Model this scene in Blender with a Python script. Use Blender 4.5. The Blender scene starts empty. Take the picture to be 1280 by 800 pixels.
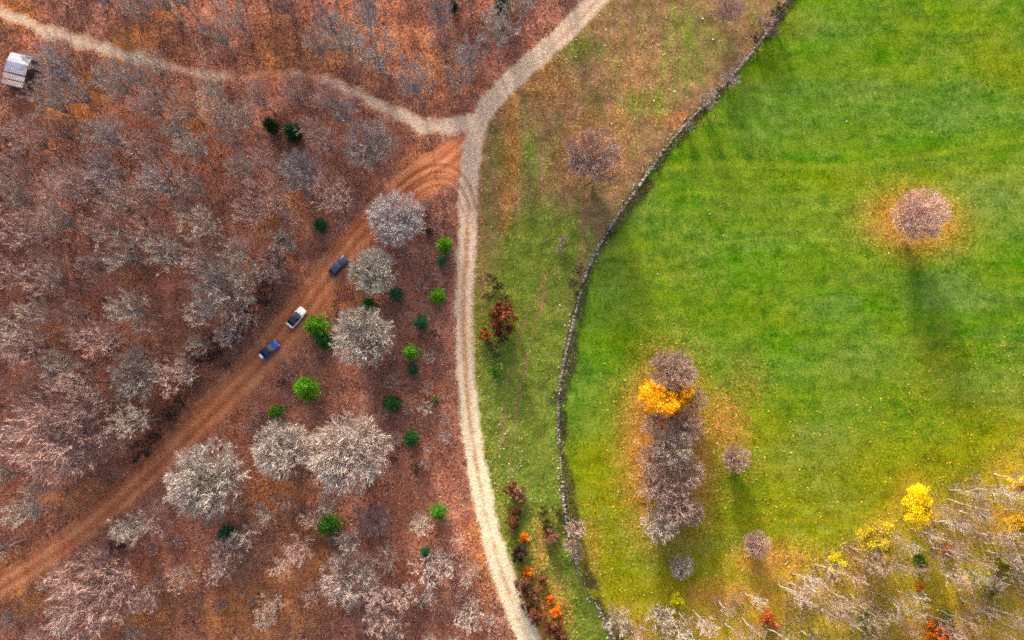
import bpy, bmesh, math, random
import numpy as np
from mathutils import Vector, Matrix

# ---------------------------------------------------------------- camera, sky, sun, exposure
scene = bpy.context.scene
COL = scene.collection
CAM_H, TILT, FPX = 140.0, math.radians(8.5), 854.0     # drone height, tilt off straight down, focal length in 1280-wide pixels
cam = bpy.data.cameras.new('camera')
cam.sensor_width = 36.0
cam.lens = 36.0 * FPX / 1280.0
cam.clip_start, cam.clip_end = 1.0, 4000.0
cam_o = bpy.data.objects.new('camera', cam)
COL.objects.link(cam_o)
cam_o.location = (0, 0, CAM_H)
cam_o.rotation_euler = (TILT, 0, 0)
scene.camera = cam_o

SUN_EL, SUN_AZ = math.radians(15), math.radians(-13)    # azimuth from +Y, clockwise
world = bpy.data.worlds.new('World')
scene.world = world
world.use_nodes = True
wn = world.node_tree.nodes
bg = wn['Background']
sky = wn.new('ShaderNodeTexSky')
sky.sky_type = 'NISHITA'
sky.sun_disc = False
sky.sun_elevation = SUN_EL
sky.sun_rotation = SUN_AZ
sky.air_density, sky.dust_density, sky.ozone_density = 0.8, 6.0, 0.4
world.node_tree.links.new(sky.outputs[0], bg.inputs[0])
bg.inputs[1].default_value = 0.15
sl = bpy.data.lights.new('sun', 'SUN')
sl.energy, sl.angle, sl.color = 2.0, math.radians(3), (1.0, 0.93, 0.84)
sun_o = bpy.data.objects.new('sun', sl)
COL.objects.link(sun_o)
sdir = Vector((math.sin(SUN_AZ) * math.cos(SUN_EL), math.cos(SUN_AZ) * math.cos(SUN_EL), math.sin(SUN_EL)))
sun_o.rotation_euler = sdir.to_track_quat('Z', 'Y').to_euler()
sun_o.location = (0, 0, 200)
vs = scene.view_settings
vs.view_transform, vs.look, vs.gamma, vs.use_curve_mapping = 'Standard', 'None', 1.0, False
vs.exposure = 1.92

rng = np.random.default_rng(7)
random.seed(7)

scene.cycles.use_denoising = False
scene.cycles.filter_width = 1.8

# ---------------------------------------------------------------- maths helpers
CT, ST = math.cos(TILT), math.sin(TILT)
def P(px, py, z=0.0):
    """where the line of sight of a picture point meets height z"""
    dx, dy = (np.asarray(px, float) - 640) / FPX, -(np.asarray(py, float) - 400) / FPX
    wx, wy, wz = dx, dy * CT + ST, dy * ST - CT
    k = (z - CAM_H) / wz
    return wx * k, wy * k
def to_px(x, y, z=0.0):
    zz = z - CAM_H
    cy, cz = y * CT + zz * ST, -y * ST + zz * CT
    return 640 + FPX * x / -cz, 400 - FPX * cy / -cz
def S(r, g, b, k=0.9):
    f = lambda c: (c / 12.92 if c <= 0.04045 else ((c + 0.055) / 1.055) ** 2.4)
    return (f(r / 255) * k, f(g / 255) * k, f(b / 255) * k, 1.0)
_perm = np.random.default_rng(3).random((256, 256))
def vnoise(x, y):
    xi, yi = np.floor(x).astype(int), np.floor(y).astype(int)
    fx, fy = x - xi, y - yi
    fx, fy = fx * fx * (3 - 2 * fx), fy * fy * (3 - 2 * fy)
    g = lambda a, b: _perm[a & 255, b & 255]
    return (g(xi, yi) * (1 - fx) + g(xi + 1, yi) * fx) * (1 - fy) + (g(xi, yi + 1) * (1 - fx) + g(xi + 1, yi + 1) * fx) * fy
def smooth(a, b, v):
    t = np.clip((v - a) / (b - a), 0, 1)
    return t * t * (3 - 2 * t)
def spline(pts, n=8):
    """Catmull-Rom through ground points given in picture coordinates; returns world xy"""
    p = np.array(pts, float)
    p = np.vstack([2 * p[0] - p[1], p, 2 * p[-1] - p[-2]])
    out = []
    for i in range(1, len(p) - 2):
        for k in range(n):
            t = k / n
            out.append(0.5 * (2 * p[i] + (p[i + 1] - p[i - 1]) * t + (2 * p[i - 1] - 5 * p[i] + 4 * p[i + 1] - p[i + 2]) * t * t
                              + (3 * p[i] - p[i - 1] - 3 * p[i + 1] + p[i + 2]) * t ** 3))
    out.append(p[-2])
    out = np.array(out)
    X, Y = P(out[:, 0], out[:, 1])
    return np.column_stack([X, Y] + [out[:, k] for k in range(2, out.shape[1])])
def near_line(line, x, y):
    """distance, signed side offset, and parameter value (extra column) of the nearest point on a polyline"""
    best = np.full(x.shape, 1e9); side = np.zeros_like(best); par = np.zeros_like(best); wid = np.zeros_like(best)
    for i in range(len(line) - 1):
        a, b = line[i], line[i + 1]
        d = b[:2] - a[:2]; L = d @ d
        if L < 1e-9: continue
        t = np.clip(((x - a[0]) * d[0] + (y - a[1]) * d[1]) / L, 0, 1)
        ex, ey = x - (a[0] + d[0] * t), y - (a[1] + d[1] * t)
        dd = np.hypot(ex, ey)
        m = dd < best
        best = np.where(m, dd, best)
        side = np.where(m, np.sign(d[0] * ey - d[1] * ex), side)
        par = np.where(m, i + t, par)
        if line.shape[1] > 2: wid = np.where(m, a[2] + (b[2] - a[2]) * t, wid)
    return best, side, par, wid
def in_poly(poly, x, y):
    inside = np.zeros(np.shape(x), bool)
    n = len(poly)
    for i in range(n):
        x1, y1 = poly[i]; x2, y2 = poly[(i + 1) % n]
        c = ((y1 > y) != (y2 > y)) & (x < (x2 - x1) * (y - y1) / (y2 - y1 + 1e-12) + x1)
        inside ^= c
    return inside

# ---------------------------------------------------------------- layout lines (third column: half width in metres)
ROAD = spline([(800, -50, 2.4), (752, -8, 2.5), (705, 42, 2.6), (660, 82, 2.6), (622, 120, 2.5), (598, 155, 2.4), (590, 190, 2.3), (585, 235, 2.35), (584, 300, 2.25),
               (580, 360, 2.15), (580, 420, 2.1), (583, 480, 2.1), (589, 540, 2.2), (599, 600, 2.3), (612, 660, 2.35), (629, 720, 2.4), (646, 765, 2.45), (662, 805, 2.5), (685, 860, 2.5)])
PATH = spline([(592, 152, 2.6), (560, 160, 2.4), (528, 157, 2.0), (495, 140, 1.5), (455, 122, 1.3), (418, 104, 1.3), (375, 92, 1.4), (320, 96, 1.3), (262, 97, 1.3), (215, 84, 1.3),
               (165, 72, 1.4), (110, 55, 1.7), (60, 40, 1.7), (10, 20, 1.4), (-50, -10, 1.3)])
SPUR = spline([(262, 97, 1.2), (250, 60, 1.6), (225, 20, 1.7), (200, -30, 1.7)])
TRACK = spline([(588, 178, 2.6), (560, 202, 4.6), (520, 226, 4.2), (480, 260, 3.4), (440, 305, 3.2), (405, 352, 3.5), (368, 402, 3.6), (330, 448, 3.5), (285, 495, 3.4), (235, 545, 3.2),
                (180, 598, 2.7), (125, 645, 2.6), (65, 690, 2.6), (0, 732, 2.6), (-70, 775, 2.6)])
SPUR2 = spline([(318, 282, 0.7), (345, 305, 1.0), (372, 335, 1.3), (390, 362, 1.4)])
WALL = spline([(1010, -40), (985, 2), (962, 36), (935, 72), (905, 106), (880, 132), (850, 164), (825, 195), (800, 231), (776, 264), (758, 292), (742, 320), (730, 350), (722, 380),
               (715, 410), (708, 440), (702, 470), (699, 500), (698, 530), (699, 560), (702, 590), (704, 625), (709, 658), (716, 690), (726, 718), (738, 744), (752, 768), (770, 805), (790, 850)], 6)
BIRCH_EDGE = spline([(740, 800), (790, 765), (860, 742), (930, 722), (1000, 690), (1070, 655), (1140, 618), (1210, 580), (1290, 545), (1400, 500)])
LYNCHET = spline([(830, 212), (900, 206), (980, 208), (1060, 207), (1120, 200), (1180, 190), (1240, 180), (1330, 168)])
VERGE_RUT_A = spline([(930, 70), (885, 112), (835, 160), (800, 200), (765, 250)])
VERGE_RUT_B = spline([(700, 330), (676, 385), (660, 440), (648, 500), (640, 560), (640, 610)])
VERGE_RUT_C = spline([(684, 340), (658, 400), (640, 460), (630, 520), (626, 570)])
TURN_A = spline([(596, 262), (588, 236), (576, 216), (556, 206), (530, 210), (505, 226), (480, 252)])
TURN_B = spline([(588, 262), (581, 244), (570, 229), (553, 222), (533, 226), (512, 240), (490, 266)])

def offs(line, d):
    t = np.gradient(line[:, :2], axis=0)
    t /= np.linalg.norm(t, axis=1)[:, None]
    return np.column_stack([line[:, 0] - t[:, 1] * d, line[:, 1] + t[:, 0] * d])
wall_poly = list(map(tuple, WALL[:, :2])) + [(400, -200), (400, 300), (WALL[0, 0], 300)]
birch_poly = list(map(tuple, BIRCH_EDGE[:, :2])) + [(400, BIRCH_EDGE[-1, 1]), (400, -300), (BIRCH_EDGE[0, 0], -300)]

def fields(x, y):
    """signed distances (positive inside) of the ground zones"""
    f = {}
    d, s, p, w = near_line(ROAD, x, y); f['road'] = w * 0.86 - d + 0.5 * (vnoise(x / 2.3, y / 2.3) - .5); f['road_off'] = d * s; f['road_p'] = p
    road_right = (s > 0)
    d, s, p, w = near_line(PATH, x, y); f['path'] = w * 0.8 - d + 1.6 * (vnoise(x / 3.3, y / 3.3) - .5); f['path_off'] = d * s
    d, s, p, w = near_line(SPUR, x, y); f['spur'] = w - d
    d, s, p, w = near_line(TRACK, x, y); f['track'] = w - d; f['track_off'] = d * s
    d, s, p, w = near_line(SPUR2, x, y); f['spur2'] = w - d
    d, s, p, w = near_line(WALL, x, y)
    inw = in_poly(wall_poly, x, y)
    f['wall'] = np.where(inw, d, -d)
    d, s, p, w = near_line(BIRCH_EDGE, x, y)
    inb = in_poly(birch_poly, x, y)
    f['birch'] = np.where(inb, d, -d)
    f['east'] = np.where(in_poly(list(map(tuple, ROAD[:, :2])) + [(400, -300), (400, 300), (ROAD[0, 0], 300)], x, y), 1.0, -1.0) * np.abs(f['road_off'])
    return f
def height(x, y, f=None):
    x, y = np.atleast_1d(np.asarray(x, float)), np.atleast_1d(np.asarray(y, float))
    f = f or fields(x, y)
    drv = np.maximum.reduce([f['road'], f['path'], f['spur'], f['track']])
    rough = smooth(0.6, -1.2, drv)
    h = 0.9 * (vnoise(x / 30 + 9, y / 30 + 4) - 0.5) + rough * (0.28 * (vnoise(x / 3.1, y / 3.1) - 0.5) + 0.12 * (vnoise(x / 1.1, y / 1.1) - 0.5))
    mead = smooth(0, 3, f['wall']) * smooth(0, -3, f['birch'])
    h = h * (1 - 0.35 * mead)
    h += 0.032 * (np.cos(f['track_off'] * 3.3 + 2.5 * vnoise(x / 9, y / 9)) * smooth(-.2, 1, f['track']) + 0.5 * np.cos(f['road_off'] * 3.6) * smooth(-.2, .8, f['road']))
    ly, sd, _, _ = near_line(LYNCHET, x, y)
    h += mead * 0.08 * smooth(-1.5, 1.5, ly * sd) * np.exp(-(np.maximum(ly - 6, 0) / 12) ** 2)
    ed = np.minimum.reduce([x + 134, 134 - x, y + 61, 114 - y])
    return h * smooth(0, 14, ed)
def ground_z(x, y):
    i, j = (x - X0) / STEP, (y - Y0) / STEP
    i, j = min(max(i, 0), NX - 1.001), min(max(j, 0), NY - 1.001)
    a, b = int(i), int(j); u, v = i - a, j - b
    Z = ZZ.reshape(NY, NX)
    return float((Z[b, a] * (1 - u) + Z[b, a + 1] * u) * (1 - v) + (Z[b + 1, a] * (1 - u) + Z[b + 1, a + 1] * u) * v)
def field_at(x, y):
    a, b = int(min(max(round((x - X0) / STEP), 0), NX - 1)), int(min(max(round((y - Y0) / STEP), 0), NY - 1))
    return {k: F[k][b * NX + a] for k in ('road', 'path', 'track', 'east')}

# ---------------------------------------------------------------- materials
class NT:
    def __init__(self, name, rough=0.9, spec=0.2):
        self.m = bpy.data.materials.new(name)
        self.m.use_nodes = True
        self.t = self.m.node_tree
        self.b = self.t.nodes['Principled BSDF']
        self.b.inputs['Roughness'].default_value = rough
        self.b.inputs['Specular IOR Level'].default_value = spec
    def n(self, typ, **kw):
        o = self.t.nodes.new('ShaderNode' + typ)
        for k, v in kw.items(): setattr(o, k, v)
        return o
    def set(self, sock, v):
        if v is None: return
        if hasattr(v, 'is_output') or isinstance(v, bpy.types.NodeSocket): self.t.links.new(v, sock)
        else: sock.default_value = v
    def math(self, op, a, b=0.0, c=None, clamp=False):
        o = self.n('Math', operation=op, use_clamp=clamp)
        self.set(o.inputs[0], a); self.set(o.inputs[1], b)
        if c is not None: self.set(o.inputs[2], c)
        return o.outputs[0]
    def mix(self, f, a, b, blend='MIX'):
        o = self.n('Mix', data_type='RGBA', blend_type=blend)
        o.clamp_factor = True
        self.set(o.inputs[0], f); self.set(o.inputs[6], a); self.set(o.inputs[7], b)
        return o.outputs[2]
    def pos(self, scale=(1, 1, 1), rot=(0, 0, 0), obj=False):
        src = self.n('TexCoord').outputs['Object'] if obj else self.n('NewGeometry').outputs['Position']
        mp = self.n('Mapping'); self.t.links.new(src, mp.inputs[0])
        mp.inputs['Scale'].default_value = scale; mp.inputs['Rotation'].default_value = rot
        return mp.outputs[0]
    def noise(self, scale, detail=3, rough=0.55, vec=None, dist=0.0):
        o = self.n('TexNoise')
        self.set(o.inputs['Vector'], vec if vec is not None else self.pos())
        o.inputs['Scale'].default_value = scale; o.inputs['Detail'].default_value = detail
        o.inputs['Roughness'].default_value = rough; o.inputs['Distortion'].default_value = dist
        return o.outputs['Fac']
    def ramp(self, f, stops):
        o = self.n('ValToRGB'); e = o.color_ramp.elements
        e[0].position, e[0].color = stops[0]; e[1].position, e[1].color = stops[-1]
        for p, c in stops[1:-1]:
            k = e.new(p); k.color = c
        self.set(o.inputs[0], f)
        return o.outputs[0]
    def attr(self, name, out='Fac'):
        o = self.n('Attribute'); o.attribute_name = name
        return o.outputs[out]
    def step(self, mask, noise, k, w):
        """noisy edge: 0..1 of mask pushed about by a noise, sharpened to width w"""
        a = self.math('MULTIPLY_ADD', self.math('SUBTRACT', noise, 0.5), k, mask)
        return self.math('MULTIPLY_ADD', self.math('SUBTRACT', a, 0.5), 1.0 / w, 0.5, clamp=True)
    def bump(self, h, strength, dist):
        o = self.n('Bump'); o.inputs['Strength'].default_value = strength; o.inputs['Distance'].default_value = dist
        self.set(o.inputs['Height'], h)
        self.t.links.new(o.outputs[0], self.b.inputs['Normal'])
    def out(self, c):
        self.set(self.b.inputs['Base Color'], c)
        return self.m

def ground_material():
    g = NT('ground_cover', 1.0, 0.0)
    big, mid, fine, grain = g.noise(0.055, 3), g.noise(0.35, 5, 0.6), g.noise(2.3, 3, 0.65), g.noise(7.0, 2, 0.7)
    vo = g.n('TexVoronoi'); vo.inputs['Scale'].default_value = 4.5
    g.set(vo.inputs['Vector'], g.pos())
    sp = g.n('SeparateColor'); g.t.links.new(vo.outputs['Color'], sp.inputs[0])
    leaf = sp.outputs[0]
    big2 = g.noise(0.09, 4, 0.6, g.pos((1, 1, 1), (0, 0, 0.8)))
    tex = g.math('ADD', g.math('MULTIPLY', fine, 0.55), g.math('ADD', g.math('MULTIPLY', grain, 0.25), g.math('MULTIPLY', leaf, 0.2)))
    # forest floor: beech and oak litter
    fv = g.math('ADD', g.math('MULTIPLY', tex, 0.62), g.math('MULTIPLY', mid, 0.38))
    red = g.ramp(fv, [(0.30, S(90, 54, 44)), (0.43, S(140, 82, 60)), (0.52, S(164, 100, 74)), (0.62, S(184, 124, 96)), (0.75, S(206, 162, 138))])
    mauve = g.ramp(fv, [(0.30, S(88, 60, 54)), (0.45, S(142, 96, 82)), (0.58, S(170, 120, 104)), (0.75, S(202, 162, 146))])
    orange = g.ramp(fv, [(0.30, S(100, 58, 28)), (0.45, S(164, 98, 44)), (0.58, S(196, 128, 60)), (0.75, S(222, 170, 106))])
    c = g.mix(g.step(big2, mid, 0.5, 0.45), red, mauve)
    c = g.mix(g.math('MULTIPLY', g.step(g.attr('orange'), mid, 1.1, 0.5), 0.75), c, orange)
    dk = g.noise(0.16, 5, 0.62, g.pos((1, 1, 1), (0, 0, 0.3)))
    c = g.mix(g.math('MULTIPLY', g.math('SUBTRACT', 1.0, g.step(g.math('ADD', dk, 0.1), fine, 0.25, 0.16)), 0.7), c, g.ramp(fv, [(0.3, S(52, 36, 36)), (0.6, S(112, 74, 62)), (0.75, S(150, 112, 98))]))
    # shade in and under brush, painted into the floor colour
    c = g.mix(g.step(g.attr('brush_shade'), mid, 0.8, 0.6), c, g.ramp(fv, [(0.3, S(40, 30, 30)), (0.6, S(84, 62, 56)), (0.75, S(120, 92, 80))]))
    # rough verge
    vv = g.math('ADD', g.math('MULTIPLY', tex, 0.6), g.math('MULTIPLY', mid, 0.4))
    vbrown = g.ramp(vv, [(0.32, S(76, 58, 42)), (0.46, S(112, 84, 62)), (0.56, S(136, 104, 78)), (0.72, S(176, 148, 118))])
    vgreen = g.ramp(vv, [(0.32, S(44, 64, 22)), (0.46, S(76, 100, 28)), (0.56, S(102, 120, 40)), (0.72, S(160, 160, 90))])
    vs_ = g.noise(0.5, 4, 0.6, g.pos((1.1, 0.2, 1), (0, 0, 0.35)))
    vc = g.mix(g.step(g.attr('vgreen'), g.math('ADD', g.math('MULTIPLY', vs_, 0.55), g.math('MULTIPLY', fine, 0.45)), 2.0, 0.5), vbrown, vgreen)
    vc = g.mix(g.math('MULTIPLY', g.step(g.noise(0.6, 4, 0.65, g.pos((1.0, 0.25, 1), (0, 0, 0.35))), fine, 0.8, 0.2), 0.2), vc, S(130, 98, 52))
    c = g.mix(g.step(g.attr('verge'), mid, 0.9, 0.35), c, vc)
    # birch wood floor
    bc = g.ramp(g.math('ADD', g.math('MULTIPLY', fv, 0.6), g.math('MULTIPLY', big, 0.4)), [(0.34, S(74, 84, 14)), (0.44, S(122, 122, 22)), (0.50, S(156, 138, 32)), (0.58, S(172, 128, 48)), (0.70, S(196, 166, 84))])
    c = g.mix(g.step(g.attr('birch'), mid, 1.3, 0.5), c, bc)
    # meadow
    st = g.noise(0.5, 5, 0.6, g.pos((0.16, 1.2, 1), (0, 0, -0.08)))
    mv = g.math('ADD', g.math('MULTIPLY', tex, 0.5), g.math('ADD', g.math('MULTIPLY', mid, 0.36), g.math('MULTIPLY', st, 0.14)))
    lush = g.ramp(mv, [(0.32, S(26, 70, 0)), (0.45, S(45, 98, 0)), (0.54, S(57, 109, 0)), (0.68, S(90, 126, 12))])
    dull = g.ramp(mv, [(0.34, S(44, 72, 26)), (0.46, S(72, 98, 38)), (0.56, S(90, 112, 50)), (0.70, S(124, 136, 80))])
    dry = g.ramp(mv, [(0.34, S(78, 74, 2)), (0.46, S(112, 110, 4)), (0.56, S(134, 122, 12)), (0.70, S(168, 148, 50))])
    mc = g.mix(g.math('MULTIPLY', g.step(g.noise(0.07, 5, 0.68, g.pos((0.7, 1.5, 1))), fine, 0.5, 0.25), 0.8), lush, dull)
    mc = g.mix(g.step(g.attr('dry'), g.math('ADD', g.math('MULTIPLY', mid, 0.5), g.math('MULTIPLY', fine, 0.5)), 1.6, 0.8), mc, dry)
    sw = g.noise(0.42, 3, 0.5, g.pos((0.05, 1, 1), (0, 0, 0.06)), 0.3)
    mc = g.mix(g.math('MULTIPLY', g.step(sw, mid, 0.5, 0.22), 0.35), mc, S(96, 126, 14))
    mc = g.mix(g.math('MULTIPLY', g.step(g.noise(0.11, 5, 0.7, g.pos((0.6, 1.2, 1), (0, 0, 1))), mid, 0.5, 0.2), 0.35), mc, S(108, 124, 12))
    mc = g.mix(g.math('MULTIPLY', g.step(g.attr('wan'), g.math('ADD', g.math('MULTIPLY', mid, 0.6), g.math('MULTIPLY', fine, 0.4)), 1.4, 0.7), 0.6), mc, g.ramp(mv, [(0.34, S(62, 86, 40)), (0.5, S(92, 116, 62)), (0.7, S(130, 146, 96))]))
    mc = g.mix(g.math('MULTIPLY', g.step(g.attr('swath'), fine, 0.8, 0.6), 0.6), mc, S(122, 142, 34))
    mc = g.mix(g.math('MULTIPLY', g.step(st, fine, 0.8, 0.3), 0.10), mc, S(150, 165, 40))
    c = g.mix(g.step(g.attr('meadow'), g.math('ADD', g.math('MULTIPLY', mid, 0.4), g.math('MULTIPLY', fine, 0.6)), 1.0, 0.35), c, mc)
    # leaf carpets under single trees
    lit = g.ramp(fv, [(0.32, S(100, 58, 32)), (0.45, S(156, 96, 48)), (0.56, S(184, 124, 68)), (0.72, S(212, 164, 110))])
    c = g.mix(g.step(g.attr('litter'), g.math('ADD', g.math('MULTIPLY', fine, 0.65), g.math('MULTIPLY', leaf, 0.35)), 1.1, 0.5), c, lit)
    # earth track
    dt = g.ramp(g.math('ADD', g.math('MULTIPLY', tex, 0.45), g.math('ADD', g.math('MULTIPLY', g.attr('rut'), 0.3), g.math('MULTIPLY', mid, 0.25))),
                [(0.26, S(136, 80, 56)), (0.42, S(172, 102, 68)), (0.56, S(190, 122, 84)), (0.74, S(208, 150, 112))])
    c = g.mix(g.step(g.attr('dirt'), mid, 0.9, 0.5), c, dt)
    # gravel
    gv = g.math('ADD', g.math('MULTIPLY', tex, 0.6), g.math('MULTIPLY', g.noise(1.1, 4, 0.6), 0.4))
    gr_o = g.ramp(gv, [(0.3, S(142, 116, 98)), (0.45, S(176, 150, 128)), (0.58, S(194, 172, 150)), (0.75, S(210, 194, 174))])
    gr_p = g.ramp(gv, [(0.3, S(154, 136, 106)), (0.45, S(190, 174, 144)), (0.58, S(206, 194, 166)), (0.75, S(220, 210, 188))])
    gc = g.mix(g.attr('pale'), gr_o, gr_p)
    gc = g.mix(g.step(g.attr('centre'), mid, 1.0, 0.5), gc, g.ramp(gv, [(0.3, S(120, 84, 60)), (0.6, S(180, 140, 104)), (0.75, S(204, 172, 136))]))
    c = g.mix(g.step(g.attr('gravel'), g.math('ADD', g.math('MULTIPLY', mid, 0.6), g.math('MULTIPLY', fine, 0.4)), 0.8, 0.3), c, gc)
    # tyre marks
    c = g.mix(g.math('MULTIPLY', g.step(g.attr('tyre'), fine, 0.9, 0.5), 0.55), c, S(104, 64, 46))
    g.bump(g.math('ADD', fine, g.math('MULTIPLY', grain, 0.5)), 0.6, 0.25)
    return g.out(c)

def tint_material(name, lo, hi, scale=0.7, rough=0.9, translucent=0.0, jitter=0.5):
    """object colour times a grain that runs from lo to hi, with a little change from one thing to the next"""
    g = NT(name, rough, 0.15)
    oi = g.n('ObjectInfo')
    v = g.math('ADD', g.math('MULTIPLY', g.noise(scale, 3, 0.6), 1 - jitter), g.math('MULTIPLY', g.attr('shade'), jitter))
    k = g.ramp(v, [(0.28, (lo, lo, lo, 1)), (0.72, (hi, hi, hi, 1))])
    c = g.mix(1.0, oi.outputs['Color'], k, 'MULTIPLY')
    g.out(c)
    if translucent:
        tr = g.n('BsdfTranslucent'); g.t.links.new(c, tr.inputs[0])
        mx = g.n('MixShader'); mx.inputs[0].default_value = translucent
        g.t.links.new(g.b.outputs[0], mx.inputs[1]); g.t.links.new(tr.outputs[0], mx.inputs[2])
        g.t.links.new(mx.outputs[0], g.t.nodes['Material Output'].inputs[0])
    return g.m
def flat_material(name, c, rough=0.6, metal=0.0, spec=0.5, var=0.0, scale=4.0, coat=0.0):
    g = NT(name, rough, spec)
    g.b.inputs['Metallic'].default_value = metal
    g.b.inputs['Coat Weight'].default_value = coat
    lo = tuple(x * (1 - var) for x in c[:3]) + (1,)
    hi = tuple(min(1, x * (1 + var)) for x in c[:3]) + (1,)
    return g.out(g.ramp(g.noise(scale, 4, 0.6, g.pos(obj=True)), [(0.35, lo), (0.65, hi)]))
def face_colour_material(name, rough=0.9):
    g = NT(name, rough, 0.15)
    c = g.attr('tone', 'Color')
    k = g.ramp(g.noise(3.0, 3), [(0.3, (0.75, 0.75, 0.75, 1)), (0.7, (1.15, 1.15, 1.15, 1))])
    return g.out(g.mix(1.0, c, k, 'MULTIPLY'))
M = {
    'ground': ground_material(),
    'twig': tint_material('twigs', 0.4, 1.3, 0.8, jitter=0.8),
    'bark': tint_material('bark', 0.6, 1.2, 2.0),
    'leaf': tint_material('foliage', 0.45, 1.35, 1.2, 0.7, 0.25, 0.7),
    'scatter': face_colour_material('scattered_bits'),
    'stone': face_colour_material('field_stone', 0.9),
}
def birch_bark():
    g = NT('birch_bark', 0.7, 0.3)
    v = g.noise(1.0, 4, 0.7, g.pos((3, 3, 9), obj=True))
    return g.out(g.ramp(v, [(0.38, S(70, 62, 56)), (0.47, S(142, 132, 122)), (0.6, S(186, 176, 164)), (0.8, S(156, 146, 136))]))
M['birch_bark'] = birch_bark()

# ---------------------------------------------------------------- object helpers
def mesh_np(name, verts, faces_flat, counts, mats=None, smooth_shade=False):
    me = bpy.data.meshes.new(name)
    verts = np.asarray(verts, np.float32)
    me.vertices.add(len(verts)); me.vertices.foreach_set('co', verts.ravel())
    faces_flat = np.asarray(faces_flat, np.int32); counts = np.asarray(counts, np.int32)
    me.loops.add(len(faces_flat)); me.loops.foreach_set('vertex_index', faces_flat)
    me.polygons.add(len(counts))
    me.polygons.foreach_set('loop_start', np.concatenate([[0], np.cumsum(counts)[:-1]]).astype(np.int32))
    me.update(calc_edges=True)
    me.polygons.foreach_set('use_smooth', np.full(len(counts), smooth_shade))
    me.validate()
    if mats is not None: me.materials.append(mats)
    return me
def fattr(me, name, vals, domain='POINT'):
    a = me.attributes.new(name, 'FLOAT', domain); a.data.foreach_set('value', np.asarray(vals, np.float32))
def cattr(me, name, vals, domain='FACE'):
    a = me.attributes.new(name, 'FLOAT_COLOR', domain); a.data.foreach_set('color', np.asarray(vals, np.float32).ravel())
def link(name, data, parent=None):
    o = bpy.data.objects.new(name, data); COL.objects.link(o); o.parent = parent
    return o
def tag(o, label=None, cat=None, group=None, kind=None):
    if label: o['label'] = label
    if cat: o['category'] = cat
    if group: o['group'] = group
    if kind: o['kind'] = kind
    return o
def bm_obj(name, bm, mat, parent=None, smooth_shade=False):
    me = bpy.data.meshes.new(name); bm.to_mesh(me); bm.free()
    for p in me.polygons: p.use_smooth = smooth_shade
    me.materials.append(mat)
    return link(name, me, parent)

# ---------------------------------------------------------------- ground: one height field cut into its zones
X0, X1, Y0, Y1, STEP = -134.0, 134.0, -61.0, 114.0, 0.5
gx, gy = np.arange(X0, X1 + .01, STEP), np.arange(Y0, Y1 + .01, STEP)
NX, NY = len(gx), len(gy)
XX, YY = [a.ravel() for a in np.meshgrid(gx, gy)]
F = fields(XX, YY)
ZZ = height(XX, YY, F)
def blobs(lst, x, y):
    out = np.zeros_like(x)
    for px, py, rx, ry, s in lst:
        cx, cy = P(px, py); k = 0.166
        out = np.maximum(out, s * np.exp(-(((x - cx) / (rx * k)) ** 2 + ((y - cy) / (ry * k)) ** 2) ** 1.3))
    return out
def line_mask(line, w, x, y, s=1.0):
    d, sd, p, _ = near_line(line, x, y)
    return s * np.exp(-(d / w) ** 2)
half = lambda sd, w: np.clip(0.5 + sd / (2 * w), 0, 1)
A = {}
pxx, pyy = to_px(XX, YY)
A['gravel'] = np.maximum.reduce([half(F['road'], 1.5), half(F['path'], 2.2) * (0.92 - 0.4 * np.exp(-((pxx - 330) / 75) ** 2)), 0.55 * half(F['spur'], 2.2)])
A['dirt'] = np.maximum.reduce([half(F['track'], 2.2), 0.62 * half(F['spur2'], 1.5), blobs([(560, 205, 50, 30, 0.8), (520, 215, 50, 25, .7)], XX, YY)])
A['meadow'] = np.minimum(half(F['wall'] - 0.3, 1.2), half(-F['birch'] - 0.5 + 7 * (vnoise(XX / 9, YY / 9) - .5), 8.0))
A['birch'] = np.minimum(half(F['birch'] + 22, 4.0), half(F['wall'], 1.0))
A['verge'] = np.minimum(half(F['east'] - 1.6, 1.2), half(-F['wall'] + 0.6, 1.0))
pxx, pyy = to_px(XX, YY)
A['pale'] = smooth(380, 600, pyy) * (F['road'] > -2.5)
A['centre'] = np.exp(-(F['road_off'] / 0.55) ** 2) * smooth(215, 300, pyy) * (0.95 - 0.4 * smooth(430, 640, pyy)) + 0.5 * np.exp(-((F['road_off'] - 0.3) / 0.8) ** 2) * smooth(150, 20, pyy)
A['rut'] = np.clip(0.5 + 0.28 * np.cos(F['track_off'] * 2.6 + 3 * vnoise(XX / 12, YY / 12)) + 0.5 * (vnoise(XX / 4, YY / 4) - .5), 0, 1)
A['tyre'] = np.maximum.reduce([line_mask(l, 0.42, XX, YY) for l in (TURN_A, TURN_B)] + [line_mask(offs(l, 1.6), 0.4, XX, YY, 0.8) for l in (TURN_A, TURN_B)]
                              + [line_mask(offs(TRACK, d), 0.3, XX, YY, s) for d, s in ((-2.7, 0.7), (-1.2, 0.35), (0.6, 0.4), (2.0, 0.35))]
                              + [line_mask(offs(ROAD, d), 0.25, XX, YY, 0.42) * (pyy < 560) for d in (-0.6, 0.7)])
A['vgreen'] = np.clip(0.30 + 0.22 * smooth(230, 420, pyy) + blobs([(860, 60, 40, 60, .32), (810, 130, 40, 25, .3), (715, 60, 50, 22, .3), (670, 330, 45, 75, .75), (690, 300, 40, 40, .6), (640, 480, 60, 90, .8), (668, 420, 40, 70, .85),
                                    (655, 580, 50, 90, .9), (690, 560, 25, 120, .9), (640, 640, 60, 60, .75), (690, 700, 40, 60, .8), (720, 760, 50, 60, .8), (650, 200, 40, 40, .35)], XX, YY), 0, 1)
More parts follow.
